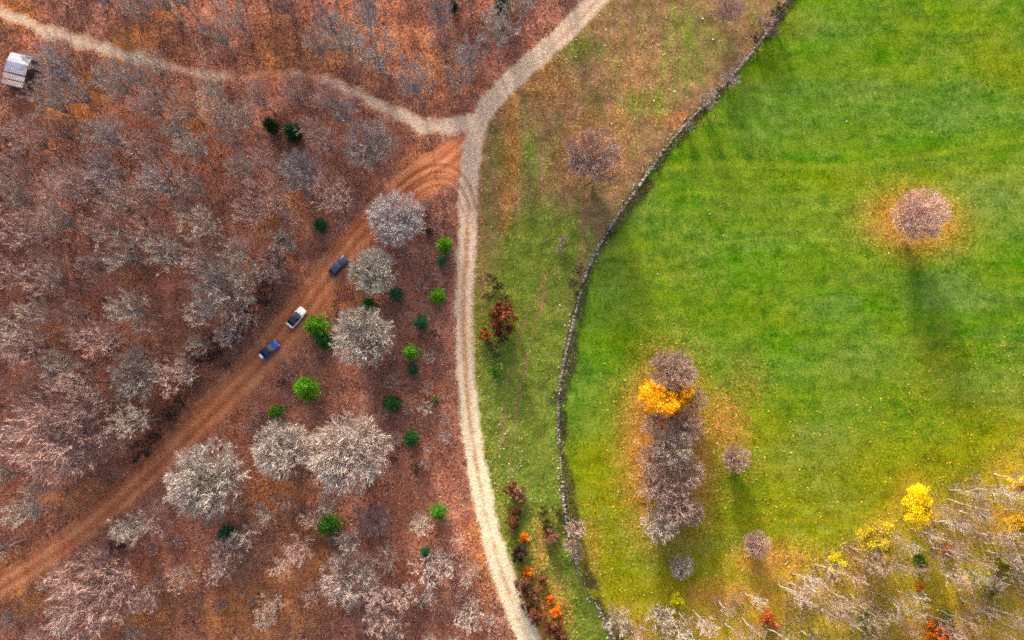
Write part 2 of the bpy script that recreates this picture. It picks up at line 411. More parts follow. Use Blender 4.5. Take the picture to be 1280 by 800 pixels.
for l, s in ((VERGE_RUT_A, .35), (VERGE_RUT_B, .6), (VERGE_RUT_C, .55)):
    A['vgreen'] = np.clip(A['vgreen'] - line_mask(l, 0.75, XX, YY, s * 0.85), 0, 1)
A['dry'] = np.clip(0.10 + 0.32 * smooth(400, 620, pyy) + 0.45 * half(F['birch'] + 9, 9) + 0.45 * (vnoise(XX / 17, YY / 11) - .5) + 0.12 * np.exp(-np.maximum(F['wall'], 0) / 6) + blobs([(1150, 225, 160, 22, .5), (1150, 272, 75, 62, .8), (765, 620, 36, 120, .42), (835, 560, 66, 140, .55), (1000, 690, 180, 35, .55), (800, 730, 70, 45, .6), (1230, 580, 110, 30, .5),
                                 (880, 760, 120, 60, .7), (990, 30, 40, 25, .5), (1010, 560, 130, 40, .3), (1250, 80, 50, 40, .35), (1180, 470, 60, 60, .25)], XX, YY)
                   + line_mask(LYNCHET, 0.7, XX, YY, .1) + 0.6 * half(F['birch'] + 1, 4), 0, 1)
A['wan'] = np.clip(0.14 + 0.5 * (vnoise(XX / 13 + 40, YY / 8) - .5) + blobs([(1210, 130, 90, 40, .5), (1030, 45, 60, 40, .3), (1060, 445, 90, 25, .35), (760, 335, 40, 60, .4), (800, 270, 40, 40, .3), (1240, 240, 60, 60, .4), (1190, 370, 80, 30, .4), (1020, 560, 60, 40, .4), (960, 300, 60, 14, .3), (900, 560, 40, 40, .2), (1240, 480, 60, 40, .3)], XX, YY), 0, 1)
LN2, LN3, LN4 = spline([(900, 305), (960, 298), (1040, 300), (1100, 296)]), spline([(860, 240), (940, 246), (1020, 242), (1090, 238)]), spline([(960, 330), (1060, 322), (1130, 330), (1280, 318)])
A['swath'] = np.maximum.reduce([line_mask(LYNCHET, .9, XX, YY, .85), line_mask(LN2, .8, XX, YY, .5), line_mask(LN3, .8, XX, YY, .5), line_mask(LN4, .8, XX, YY, .45)])
A['litter'] = np.clip(blobs([(835, 560, 68, 132, .78), (832, 470, 40, 35, .5), (905, 530, 42, 56, .56), (935, 480, 40, 40, .36), (740, 190, 55, 55, .58), (1142, 277, 76, 54, .66), (1105, 290, 40, 20, .45),
                             (965, 700, 60, 25, .55), (900, 745, 60, 24, .5), (1180, 790, 80, 30, .6), (640, 190, 16, 80, .62), (632, 250, 14, 60, .5), (690, 770, 30, 60, .5), (675, 690, 20, 50, .45), (775, 150, 20, 30, .4),
                             (800, 90, 60, 80, .25), (845, 150, 50, 14, .45), (690, 110, 40, 40, .45), (740, 690, 20, 50, .4), (650, 790, 12, 60, .5)], XX, YY)
                      + 0.2 * np.exp(-(np.maximum(F['east'] - 3.0, 0) / 2.0) ** 2) * (F['east'] > 0), 0, 1)
A['orange'] = np.clip(0.1 + blobs([(85, 130, 48, 60, .85), (15, 20, 30, 25, .95), (170, 60, 60, 40, .7), (200, 20, 40, 40, .6), (250, 140, 50, 30, .7), (350, 60, 40, 50, .6), (460, 60, 120, 60, .42), (540, 90, 50, 60, .55),
                                   (350, 260, 30, 60, .62), (410, 370, 60, 40, .6), (180, 325, 40, 25, .6), (100, 420, 120, 25, .4), (60, 560, 60, 20, .4), (340, 630, 60, 40, .5), (400, 690, 60, 50, .6), (330, 760, 90, 50, .65), (215, 730, 40, 30, .5),
                                   (605, 690, 25, 110, .6), (180, 770, 60, 30, .5), (30, 730, 80, 40, .75), (120, 620, 80, 30, .45)], XX, YY), 0, 1)
A['brush_shade'] = blobs([(330, 380, 40, 60, .5), (270, 430, 60, 40, .5), (200, 520, 60, 30, .5), (235, 480, 30, 30, .62), (345, 290, 30, 30, .5), (625, 375, 18, 35, .8), (310, 265, 25, 20, .5), (90, 240, 40, 15, .5),
                   (480, 470, 80, 40, .4), (500, 640, 60, 50, .35), (570, 60, 40, 50, .5), (600, 40, 40, 30, .5)], XX, YY)  # where the floor colour is darkened as brush shade
vid = np.arange(NX * NY).reshape(NY, NX)
quads = np.stack([vid[:-1, :-1], vid[:-1, 1:], vid[1:, 1:], vid[1:, :-1]], -1).reshape(-1, 4)
fc = lambda v: v[quads].mean(1)
zone = np.zeros(len(quads), int)                                        # 0 forest floor
zone[(fc(F['east']) > 0) & (fc(F['wall']) < 0.4)] = 1                   # verge
zone[(fc(F['wall']) >= 0.4)] = 2                                        # meadow
zone[(fc(F['wall']) >= 0.4) & (fc(F['birch']) > 0)] = 3                 # birch wood floor
zone[fc(F['track']) > 0] = 4
zone[fc(F['path']) > 0] = 5
zone[fc(F['road']) > 0] = 6
for zi, (nm, lab) in enumerate([('forest_floor', 'russet leaf litter of the bare wood'), ('grass_verge', 'rough brown and green strip between gravel road and stone wall'),
                                ('meadow', 'bright green mown meadow beyond the stone wall'), ('birch_wood_floor', 'olive and orange ground under the birches'),
                                ('dirt_track', 'rutted red earth track with the parked cars'), ('forest_path', 'pale gravel path through the wood'), ('gravel_road', 'pale curving gravel road')]):
    q = quads[zone == zi]
    used, inv = np.unique(q, return_inverse=True)
    me = mesh_np(nm, np.column_stack([XX, YY, ZZ])[used], inv.ravel(), np.full(len(q), 4), M['ground'], True)
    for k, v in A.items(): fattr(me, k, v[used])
    o = link(nm, me); tag(o, lab, None, None, 'structure')
# the land beyond, out to the horizon
R = 1800.0
ov = [(X0, Y0), (X1, Y0), (X1, Y1), (X0, Y1), (-R, -R), (R, -R), (R, R), (-R, R)]
me = mesh_np('terrain', [(x, y, 0) for x, y in ov], [4, 5, 1, 0, 5, 6, 2, 1, 6, 7, 3, 2, 7, 4, 0, 3], [4] * 4, M['ground'])
for k in A: fattr(me, k, np.zeros(8))
tag(link('terrain', me), 'wooded land beyond the picture', None, None, 'structure')

# ---------------------------------------------------------------- tree builders
class Ribbons:
    """thin tapering twigs as single triangles, and tubes for limbs"""
    def __init__(self): self.v, self.f, self.c, self.s, self.nv = [], [], [], [], 0
    def tris(self, a, b, w, rg, shade):
        a, b = np.asarray(a, float), np.asarray(b, float)
        n = len(a); d = b - a
        r = rg.normal(size=(n, 3))
        p = np.cross(d, r); p /= np.linalg.norm(p, axis=1)[:, None] + 1e-9
        p *= (np.asarray(w) / 2).reshape(-1, 1)
        V = np.stack([a - p, a + p, b], 1).reshape(-1, 3)
        self.v.append(V); self.f.append(np.arange(3 * n) + self.nv); self.c.append(np.full(n, 3)); self.nv += 3 * n
        self.s.append(np.repeat(shade, 3))
    def quads(self, centre, u, v, shade):
        n = len(centre)
        V = np.stack([centre - u - v, centre + u - v, centre + u + v, centre - u + v], 1).reshape(-1, 3)
        self.v.append(V); self.f.append(np.arange(4 * n) + self.nv); self.c.append(np.full(n, 4)); self.nv += 4 * n
        self.s.append(np.repeat(shade, 4))
    def tube(self, pts, rad, sides=5, shade=0.5):
        pts = np.asarray(pts, float); m = len(pts)
        t = np.gradient(pts, axis=0); t /= np.linalg.norm(t, axis=1)[:, None] + 1e-9
        ref = np.array([1.0, 0.13, 0.2]); V = []
        for i in range(m):
            u = np.cross(t[i], ref); u /= np.linalg.norm(u) + 1e-9; w = np.cross(t[i], u)
            for k in range(sides):
                a = 2 * math.pi * k / sides
                V.append(pts[i] + rad[i] * (math.cos(a) * u + math.sin(a) * w))
        f = []
        for i in range(m - 1):
            for k in range(sides):
                k2 = (k + 1) % sides
                f += [i * sides + k, i * sides + k2, (i + 1) * sides + k2, (i + 1) * sides + k]
        self.v.append(np.array(V)); self.f.append(np.array(f) + self.nv); self.c.append(np.full((m - 1) * sides, 4)); self.nv += len(V)
        self.s.append(np.full(len(V), shade))
    def mesh(self, name, mat, sm=False):
        me = mesh_np(name, np.vstack(self.v), np.concatenate(self.f), np.concatenate(self.c), mat, sm)
        fattr(me, 'shade', np.concatenate(self.s))
        return me
def unit(v): return v / (np.linalg.norm(v, axis=-1, keepdims=True) + 1e-9)
def bare_tree(seed, H, R, fork, limbs, nb, nt, nf, twig_w, up=0.5, bark='bark', leader=0.0, lean=0.06, dome=1.0):
    """a leafless broadleaf: trunk and limbs (trunk), then branches and twigs (crown).  Unit: metres"""
    rg = np.random.default_rng(seed)
    T, C = Ribbons(), Ribbons()
    top = np.array([rg.normal() * lean * H, rg.normal() * lean * H, H * (fork + (0.97 - fork) * max(leader, 0.35))])
    n = 7
    tp = np.array([np.array([0, 0, -0.4]) + (top - np.array([0, 0, -0.4])) * (i / (n - 1)) + np.append(rg.normal(size=2) * (0.011 if leader else 0.014) * H * (0 < i < n - 1), 0) for i in range(n)])
    r0 = (0.0068 if leader else 0.014) * H + 0.03
    T.tube(tp, np.linspace(r0, r0 * (0.2 if leader else 0.45), n), 7)
    def on_trunk(z):
        z = np.clip(z, tp[0, 2], tp[-1, 2]); return np.array([np.interp(z, tp[:, 2], tp[:, k]) for k in range(3)])
    czr = H * (1 - fork) * 0.5; cz = H * fork + czr
    limb_pts = []
    for i in range(limbs):
        az = 2 * math.pi * (i * 0.618034 + rg.random() * 0.06)
        el = math.asin(np.clip(-0.15 + 1.1 * ((i + rg.random()) / limbs), -0.2, 0.98))
        tgt = np.array([math.cos(az) * math.cos(el) * R, math.sin(az) * math.cos(el) * R, cz + czr * math.sin(el)]) * np.array([1, 1, 1]) * 1.0
        tgt[:2] = tgt[:2] * rg.uniform(0.7, 0.84) + tp[-1, :2] * 0.4
        z0 = H * fork * rg.uniform(0.75, 1.1) if not leader else H * (fork * 0.8 + (0.9 - fork) * leader * (i / limbs))
        a = on_trunk(z0)
        mid = a + (tgt - a) * 0.5 + np.array([0, 0, (-0.05 if not leader else -0.02) * R]) + rg.normal(size=3) * 0.03 * R
        q1 = a + (mid - a) * 0.5 + rg.normal(size=3) * 0.015 * R; q2 = mid + (tgt - mid) * 0.5 + rg.normal(size=3) * 0.025 * R
        pts = np.array([a, q1, mid, q2, tgt]); rl = r0 * rg.uniform(0.32, 0.45)
        (C if leader else T).tube(pts, np.array([rl, rl * .7, rl * .45, rl * .28, rl * .12]), 4, 0.4)
        limb_pts.append(pts)
    limb_pts = np.array(limb_pts)
    def along(pts, t):
        s = t * (pts.shape[1] - 1); i = np.minimum(s.astype(int), pts.shape[1] - 2); f = (s - i)[:, None]
        k = np.arange(len(pts)); return pts[k, i] * (1 - f) + pts[k, i + 1] * f, unit(pts[k, i + 1] - pts[k, i])
    centre = np.array([0, 0, H * fork * 0.8])
    def spawn(parents, num, length, spread, tmin, droop=0.0):
        pr = np.repeat(parents, num, 0); t = tmin + (1 - tmin) * rg.random(len(pr)) ** 0.8
        o, d = along(pr, t)
        rad = unit(o - centre)
        dr = unit(d * 0.55 + rad * 0.55 + rg.normal(size=o.shape) * spread + np.array([0, 0, up * 0.25 - droop]))
        L = length * rg.uniform(0.6, 1.25, len(o)) * (1.15 - 0.4 * t)
        e = o + dr * L[:, None]
        if dome:
            lim = dome * rg.uniform(0.8, 1.1, len(e)); full = e - o; e = o + full * 0.12
            for k in (0.3, 0.5, 0.75, 1.0):               # the longest reach that stays within the dome
                c = o + full * k
                ok = np.linalg.norm((c - np.array([0, 0, cz])) / np.array([R, R, czr * 1.02]), axis=1) < lim
                e = np.where(ok[:, None], c, e)
        m = (o + e) / 2 + rg.normal(size=o.shape) * 0.05 * L[:, None]
        return np.stack([o, m, e], 1)
    B = spawn(limb_pts, nb, R * 0.44, 0.6, 0.14)
    for k in (0, 1): C.tris(B[:, k], B[:, k + 1] + (B[:, k + 1] - B[:, k]) * 0.15, np.full(len(B), twig_w * (2.6 - k)), rg, np.full(len(B), 0.35))
    Tw = spawn(B, nt, R * 0.24, 0.46, 0.1)
    for k in (0, 1): C.tris(Tw[:, k], Tw[:, k + 1] + (Tw[:, k + 1] - Tw[:, k]) * 0.15, np.full(len(Tw), twig_w * (1.5 - 0.4 * k)), rg, rg.uniform(0.3, 0.6, len(Tw)))
    Fi = spawn(Tw, nf, R * 0.17, 0.34, 0.05)
    C.tris(Fi[:, 0], Fi[:, 2], twig_w * rg.uniform(.6, 1.4, len(Fi)), rg, np.clip(rg.normal(.6, .28, len(Fi)), 0, 1))
    return T.mesh('trunk', M[bark], True), C.mesh('crown', M['twig'])
def leafy_tree(seed, H, R, fork, leaves, size, clumps, flat=1.0, gappy=0.75, bark='bark', limbs=7):
    """trunk and limbs, and a crown of leaf clumps"""
    rg = np.random.default_rng(seed)
    T, C = Ribbons(), Ribbons()
    tp = np.array([[0, 0, -0.3], [.02 * H, .01 * H, H * fork], [.03 * H, -.02 * H, H * 0.8]])
    T.tube(tp, [0.02 * H + .05, .014 * H + .03, .02], 6)
    czr = H * (1 - fork) / 2; cz = H * fork + czr
    cc = unit(rg.normal(size=(clumps, 3)) + [0, 0, .35]) * (rg.uniform(0.02, 0.95, (clumps, 1)) ** 0.7)
    cc *= np.array([R, R, czr]); cc[:, 2] += cz
    for i in range(min(limbs, clumps)):
        a = tp[1] + (tp[2] - tp[1]) * rg.random() * 0.7
        T.tube([a, (a + cc[i]) / 2 + [0, 0, .05 * H], cc[i]], [.012 * H, .008 * H, .01], 4)
    n = leaves // clumps
    for i in range(clumps):
        r = R * rg.uniform(0.16, 0.34)
        p = cc[i] + unit(rg.normal(size=(n, 3))) * r * rg.random((n, 1)) ** 0.4 * np.array([1, 1, 0.75 * flat])
        u = unit(rg.normal(size=(n, 3))); v = unit(np.cross(u, rg.normal(size=(n, 3))))
        s = size * rg.uniform(0.5, 1.2, (n, 1))
        C.quads(p, u * s, v * s * 0.6, np.clip(rg.uniform(0.1, 0.9) * 0.6 + rg.random(n) * 0.4, 0, 1))
    return T.mesh('trunk', M[bark], True), C.mesh('crown', M['leaf'])
def pine_tree(seed, H, R, whorls=11, needles=30):
    """young pine: whorls of boughs carrying needle sprays"""
    rg = np.random.default_rng(seed)
    T, C = Ribbons(), Ribbons()
    T.tube([[0, 0, -0.3], [0.03, 0, H * 0.5], [0, 0.04, H * 0.97]], [0.1 + 0.01 * H, 0.07, 0.015], 6)
    for w in range(whorls):
        f = (w + 0.4) / whorls; z = H * (0.1 + 0.84 * f); r = R * (1 - f ** 1.6) ** 0.6 * rg.uniform(0.9, 1.02) + 0.12
        nb = int(11 + rg.integers(0, 4)) if f < 0.8 else 7
        bulge = rg.normal(size=2) * .08
        for b in range(nb):
            az = 2 * math.pi * (b + rg.random() * 0.9) / nb + w * 1.7
            rr = r * rg.uniform(0.35, 0.92) * (1 + bulge[0] * math.cos(az) + bulge[1] * math.sin(az))
            a = np.array([0, 0, z]); tip = np.array([math.cos(az) * rr, math.sin(az) * rr, z + rr * rg.uniform(0.08, 0.28)])
            T.tube([a, (a + tip) / 2 + [0, 0, -.03], tip], [0.03, 0.02, 0.008], 3)
            n = needles; sh = rg.uniform(0, .45)
            t = rg.uniform(0.3, 1.0, (n, 1)); o = a + (tip - a) * t + rg.normal(size=(n, 3)) * R * .07
            d = unit(unit(tip - a) * 0.5 + rg.normal(size=(n, 3)) * 0.7 + [0, 0, 0.3])
            L = R * rg.uniform(0.1, 0.24, (n, 1))
            C.tris(o, o + d * L, np.full(n, R * 0.05), rg, np.clip(sh + 0.55 * rg.random(n), 0, 1))
    return T.mesh('trunk', M['bark'], True), C.mesh('crown', M['leaf'])

# prototypes (mesh data only; every tree is its own set of objects)
BROAD = [bare_tree(100 + i, 10.0, 6.0, 0.22, 38, 9, 6, 6, 0.058, 0.5, lean=.015) for i in range(4)]
LOOSE = [bare_tree(150 + i, 10.0, 6.0, 0.22, 28, 8, 6, 5, 0.052, 0.5, lean=.02) for i in range(4)]
LONE = [bare_tree(170 + i, 10.0, 6.0, 0.09, 36, 9, 6, 5, 0.054, 0.5, lean=.015) for i in range(3)]
TALL = [bare_tree(200 + i, 15.0, 4.2, 0.36, 14, 7, 6, 6, 0.042, 0.9, dome=1.1) for i in range(6)]
BIRCH = [bare_tree(300 + i, 12.0, 2.0, 0.42, 12, 5, 5, 4, 0.030, 0.7, 'birch_bark', 1.0, 0.05, dome=1.1) for i in range(4)]
PALETRUNK = [bare_tree(320 + i, 13.0, 3.2, 0.36, 12, 6, 6, 5, 0.036, 0.9, 'birch_bark', 0.8, 0.05, dome=1.1) for i in range(3)]
SAPL = [bare_tree(400 + i, 4.0, 1.8, 0.12, 12, 7, 6, 5, 0.035, 0.5) for i in range(4)]
SNAG = [bare_tree(450 + i, 8.0, 3.4, 0.3, 9, 5, 4, 3, 0.07, 0.4, dome=1.1) for i in range(2)]
GOLD = [leafy_tree(500 + i, 7.0, 3.2, 0.25, 7600, 0.10, 44) for i in range(3)]
BUSH = [leafy_tree(520 + i, 2.2, 1.6, 0.05, 2400, 0.08, 26, 0.9) for i in range(4)]
PINE = [pine_tree(540 + i, 5.5, 2.5) for i in range(4)]

TWIG_TONES = {'cream': S(197, 187, 174), 'white': S(202, 194, 188), 'grey': S(180, 166, 156), 'mauve': S(176, 150, 142), 'pink': S(180, 150, 140), 'blue': S(168, 160, 160), 'dark': S(84, 68, 66), 'umber': S(150, 128, 112), 'rose': S(186, 154, 146)}
n_tree = 0
def tree(kind, name, px, py, rpx, tone, label, cat='tree', group=None, zc=0.6, hs=1.0, at_base=False, bark=None, exact=False):
    """px,py is where the crown's middle shows; the trunk foot is put where such a tree really stands"""
    global n_tree; n_tree += 1
    protos, Hp, Rp = kind
    tm, cm = protos[n_tree % len(protos)]
    s = rpx * 0.166 / Rp
    z = 0 if at_base else Hp * s * hs * zc
    x, y = P(px, py, z)
    x, y = float(x), float(y)
    r = link(name, None); r.empty_display_size = 0.5
    r.location = (x, y, ground_z(x, y)); r.rotation_euler = (0, 0, random.uniform(0, 6.283)); r.scale = (s, s, s * hs)
    t = link('trunk', tm, r); c = link('crown', cm, r)
    j = random.uniform(0.88, 1.1)
    col = TWIG_TONES[tone] if isinstance(tone, str) else tone
    c.color = (min(1, col[0] * j), min(1, col[1] * j * random.uniform(.97, 1.03)), min(1, col[2] * j), 1)
    t.color = bark or tuple(0.75 * v for v in col[:3]) + (1,)
    tag(r, label, cat, group)
    PLACED.append((x, y, s * Rp))
    return r
PLACED = []
K_LOOSE, K_LONE = (LOOSE, 10, 6.0), (LONE, 10, 6.0)
K_BROAD, K_TALL, K_BIRCH, K_PALE, K_SAPL, K_SNAG, K_GOLD, K_BUSH, K_PINE = ((BROAD, 10, 6.0), (TALL, 15, 4.2), (BIRCH, 12, 2.0), (PALETRUNK, 13, 3.2), (SAPL, 4, 1.8), (SNAG, 8, 3.4), (GOLD, 7, 3.2), (BUSH, 2.2, 1.6), (PINE, 5.5, 2.5))
BARK_BROWN = S(110, 88, 70)

for a in [  # the trees that stand clear of the wood
    (452, 421, 41, 'cream', 'round dense pale grey bare tree beside the white car and a bright green pine'),
    (354, 562, 38, 'cream', 'smaller of the two touching pale bare trees below the dirt track'),
    (437, 567, 52, 'cream', 'largest pale bare tree, touching a smaller one, below the dirt track'),
    (260, 598, 49, 'cream', 'pale bare tree overhanging the lower edge of the dirt track'),
    (495, 274, 39, 'white', 'silvery bare tree with spiky radiating branches near the road junction'),
    (467, 340, 33, 'cream', 'small pale bare tree next to the black car'),
    (284, 356, 47, 'grey', 'wide grey bare tree among dark brush above the white car'),
    (462, 182, 38, 'grey', 'grey bare tree just below the gravel path end at the junction'),
    (377, 216, 34, 'blue', 'bluish grey bare tree beside the dark green pine thicket'),
    (740, 195, 42, 'mauve', 'lone pinkish grey bare tree on the brown verge between road and stone wall'),
    (1151, 268, 35, S(214, 180, 172), 'lone pinkish bare tree in the middle of the green meadow'),
    (840, 466, 33, 'mauve', 'bare tree at the head of the meadow grove, above the golden tree'),
    (920, 573, 20, 'pink', 'small pinkish bare tree beside the meadow grove on orange leaves'),
    (946, 681, 18, 'pink', 'small pinkish bare tree alone between grove and birch wood'),
    (852, 708, 17, 'grey', 'small grey bare tree below the meadow grove'),
]:
    tree(K_BROAD if a[3] in ('cream', 'white') else K_LONE if a[0] > 700 else K_LOOSE, 'bare_tree', *a[:4], a[4], bark=None, hs=1.25 if a[0] == 1151 else 1.0)
for k, (px, py, r, tone) in enumerate([(822, 528, 24, 'mauve'), (857, 535, 24, 'mauve'), (838, 560, 28, 'grey'), (815, 575, 22, 'mauve'), (858, 590, 24, 'mauve'), (822, 608, 26, 'mauve'), (845, 632, 26, 'mauve'), (824, 655, 25, 'grey'), (862, 640, 20, 'mauve'), (868, 500, 18, 'mauve')]):
    tree(K_LOOSE, 'bare_tree', px, py, r, tone, '%s bare tree crowded into the long grove on the meadow' % tone, group='grove trees on the meadow', hs=1.1)
for px, py, r, lab in [(826, 497, 26, 'golden orange leafed tree in the meadow grove'), (852, 492, 17, 'small golden leafed tree squeezed beside the larger golden one in the grove')]:
    tree(K_GOLD, 'golden_tree', px, py, r, S(255, 190, 12), lab, bark=BARK_BROWN, hs=1.1)
tree(K_GOLD, 'golden_tree', 842, 521, 12, S(245, 185, 30), 'tiny golden tree at the lower edge of the golden grove trees', bark=BARK_BROWN)
for px, py, r, c, lab in [(1150, 632, 24, S(255, 222, 10), 'brightest lemon yellow tree at the edge of the birch wood'), (1095, 676, 22, S(186, 166, 40), 'olive yellow leafed tree at the meadow edge beside birches'),
                          (1045, 702, 12, S(206, 190, 30), 'small yellow tree beside the olive yellow one at the birch wood edge'), (1274, 607, 14, S(250, 205, 30), 'yellow tree at the far end of the birch wood edge'),
                          (1272, 655, 15, S(220, 180, 50), 'yellow orange tree among birch trunks'), (846, 752, 10, S(206, 206, 10), 'little lime yellow tree where the birch wood meets the wall')]:
    tree(K_GOLD, 'yellow_tree', px, py, r, c, lab, bark=BARK_BROWN)

PINE_TONES = [S(104, 164, 30), S(82, 146, 34), S(50, 116, 48), S(64, 118, 76), S(40, 82, 48)]
for px, py, r, t, lab in [(556, 306, 14, 0, 'bright green young pine by the gravel road, farthest from the dirt track'), (547, 370, 14, 0, 'bright green young pine by the gravel road facing the dark scrub'), (395, 408, 19, 0, 'bright green pine right beside the white car'),
                          (383, 486, 20, 0, 'wide bright green pine below the blue car'), (513, 440, 14, 0, 'bright green young pine beside the round dense pale tree'), (490, 504, 15, 2, 'dark green round pine standing alone on red leaves'),
                          (410, 656, 17, 1, 'round green pine below the largest pale bare tree'), (284, 668, 15, 3, 'blue green pine below the bare tree overhanging the track'), (345, 515, 13, 1, 'small green pine at the lower edge of the dirt track'),
                          (526, 403, 13, 3, 'dark blue green pine between gravel road and round dense tree'), (495, 367, 12, 3, 'dim green pine beside the small pale tree near the black car'), (461, 380, 11, 2, 'little green pine wedged between two pale bare trees'),
                          (400, 281, 13, 3, 'dim green pine in brush above the black car'), (340, 158, 14, 4, 'dark green pine at the hut side of the pine thicket'), (366, 166, 17, 4, 'larger dark green pine of the thicket in the wood'), (514, 548, 12, 2, 'green pine with a pale sapling near the gravel road'),
                          (548, 640, 14, 1, 'loose green pine near the pale stretch of gravel road'), (532, 690, 9, 3, 'tiny pine above the white branched snag'), (628, 10, 16, 4, 'dark pine beside the road in the corner above the junction'),
                          (515, 462, 9, 3, 'tiny dark pine just below a bright green one'), (552, 325, 9, 3, 'tiny dark pine under the bright green one by the road'), (405, 427, 13, 2, 'darker pine touching the bright one beside the white car'), (545, 500, 5, 1, 'very small green pine close to the gravel road'),
                          (567, 8, 9, 4, 'small dark pine at the edge of the wood above the path')]:
    tree(K_PINE, 'pine_tree', px, py, r, PINE_TONES[t], lab, bark=BARK_BROWN, zc=0.45, hs=random.uniform(.8, 1.1))

# ---------------------------------------------------------------- the woods
def px_poly(pts):
    X, Y = P([p[0] for p in pts], [p[1] for p in pts]); return list(zip(X, Y))
def clear_of(x, y, own, gap):
    f = field_at(x, y)
    if max(f['road'], f['path'], f['track']) > -gap: return False
    if f['east'] < 0 and f['east'] > -3.5: return False
    for cx, cy, r in [(CAR[0], CAR[1], 5) for CAR in CARS_XY] + [(HUT[0], HUT[1], 6.0)]:
        if math.hypot(x - cx, y - cy) < r: return False
    return all(math.hypot(x - a, y - b) > own + 0.42 * r for a, b, r in PLACED)
CARS_XY = [tuple(map(float, P(*p, 0.7))) for p in ((423, 332), (370, 397), (336.5, 437.5))]
HUT = tuple(map(float, P(20, 87, 2.6)))
TONE_WORDS = {'cream': 'cream grey', 'white': 'whitish', 'grey': 'grey', 'mauve': 'mauve', 'pink': 'pinkish', 'blue': 'bluish grey', 'dark': 'dark brown', 'umber': 'brownish', 'rose': 'rosy'}
LANDMARKS = [(20, 88, 'hut'), (15, 20, 'orange patch by the path end'), (423, 332, 'black car'), (370, 397, 'white car'), (336, 438, 'blue car'), (353, 165, 'dark pine thicket'), (560, 155, 'road junction'), (284, 356, 'wide grey tree'),
             (80, 540, 'broadest pinkish tree'), (172, 468, 'low grey tree'), (120, 738, 'wide pinkish tree'), (260, 598, 'pale tree overhanging the track'), (437, 567, 'largest pale tree'), (410, 656, 'round green pine'), (284, 668, 'blue green pine'),
             (437, 722, 'tree in brush below the pine'), (530, 714, 'white snag'), (490, 504, 'dark round pine'), (470, 55, 'bluish tree above the path'), (628, 10, 'dark pine beside the road'), (250, 70, 'forked bend of the path'), (377, 216, 'bluish tree by the thicket'),
             (1150, 632, 'lemon yellow tree'), (1095, 676, 'olive yellow tree'), (1045, 702, 'small yellow tree'), (1272, 655, 'yellow orange tree'), (846, 752, 'lime yellow tree'), (965, 772, 'orange shrubs'), (1180, 800, 'orange shrub thicket'), (556, 306, 'bright green pine by the road'),
             (547, 370, 'pine facing the dark scrub'), (513, 440, 'pine beside the round pale tree'), (548, 640, 'loose green pine'), (60, 690, 'lower end of the dirt track'), (85, 130, 'orange clearing by the hut'), (620, 700, 'pale gravel road')]
def wood(poly, n, kinds, tones, gap, label, group, rrange, hsr=(0.9, 1.15), name='bare_tree', cat='tree', clr=1.2):
    pw = px_poly(poly); xs = [p[0] for p in pw]; ys = [p[1] for p in pw]
    done = tries = 0
    while done < n and tries < n * 40:
        tries += 1
        x, y = random.uniform(min(xs), max(xs)), random.uniform(min(ys), max(ys))
        if not in_poly(pw, np.array([x]), np.array([y]))[0] or not clear_of(x, y, gap, clr): continue
        k = random.choice(kinds); a, b = to_px(x, y)
        if name == 'bare_tree' and k is not K_SAPL:      # keep most crowns from hiding the path, the track and the cars
            u, v = P(*to_px(x, y, k[1] * .6)); f = field_at(float(u), float(v))
            if (max(f['path'], f['track'], f['road']) > -1.5 and random.random() < .85) or any(math.hypot(u - q[0], v - q[1]) < 7 for q in CARS_XY) or math.hypot(u - HUT[0], v - HUT[1]) < 7: continue
        tone, size = random.choice(tones), random.uniform(*rrange)
        f = (size - rrange[0]) / (rrange[1] - rrange[0])
        sz = 'narrow' if f < .33 else 'wide' if f > .67 else 'middling'
        lm = min(LANDMARKS, key=lambda q: math.hypot(q[0] - a, q[1] - b))
        look = '%s %s %s' % (sz, TONE_WORDS[tone], {'bare_sapling': 'bare sapling', 'birch_tree': 'birch'}.get(name, 'pale stemmed bare tree' if k is K_PALE else 'low bare tree' if k is K_SAPL else 'bare tree'))
        tree(k, name, a, b, size * k[2] / 4.2, tone, '%s near the %s' % (look, lm[2]), cat, group, hs=random.uniform(*hsr), at_base=True)
        done += 1
    return done
for px, py, r, tone, kind, lab in [(80, 540, 62, 'pink', K_LOOSE, 'broadest pinkish bare tree of the wood, on the hut side of the dirt track'), (172, 468, 36, 'grey', K_LOOSE, 'low grey bare tree in the middle of the red wood'),
                                   (120, 738, 55, 'pink', K_LOOSE, 'wide pinkish bare tree below the lower end of the dirt track'), (470, 55, 38, 'blue', K_TALL, 'bluish bare tree above the gravel path'),
                                   (520, 100, 30, 'blue', K_TALL, 'bluish bare tree overhanging the gravel path near the junction'), (437, 722, 38, 'grey', K_LOOSE, 'wide grey bare tree in brush below the round green pine'),
                                   (530, 714, 24, 'white', K_SNAG, 'white branched bare snag near the pale gravel road'), (440, 752, 16, 'white', K_SNAG, 'small white snag below the wide grey bare tree'), (465, 650, 24, 'mauve', K_LOOSE, 'small mauve bare tree beside the round green pine'),
                                   (910, 12, 24, 'mauve', K_LOOSE, 'dark mauve bare tree near the top of the stone wall')]:
    tree(kind, 'bare_tree', px, py, r, tone, lab)
wood([(-70, -80), (760, -80), (690, 10), (600, 120), (545, 140), (480, 115), (400, 85), (265, 75), (40, 15), (-70, -10)], 62, [K_TALL], ['blue', 'grey', 'mauve', 'grey'], 2.2,
     'wood above the forest path', 'bare trees of the red wood', (20, 30))
wood([(-70, 60), (50, 60), (260, 112), (400, 120), (540, 190), (470, 240), (330, 260), (200, 270), (-70, 260)], 54, [K_TALL], ['mauve', 'blue', 'grey', 'mauve'], 2.6,
     'wood below the forest path', 'bare trees of the red wood', (20, 29))
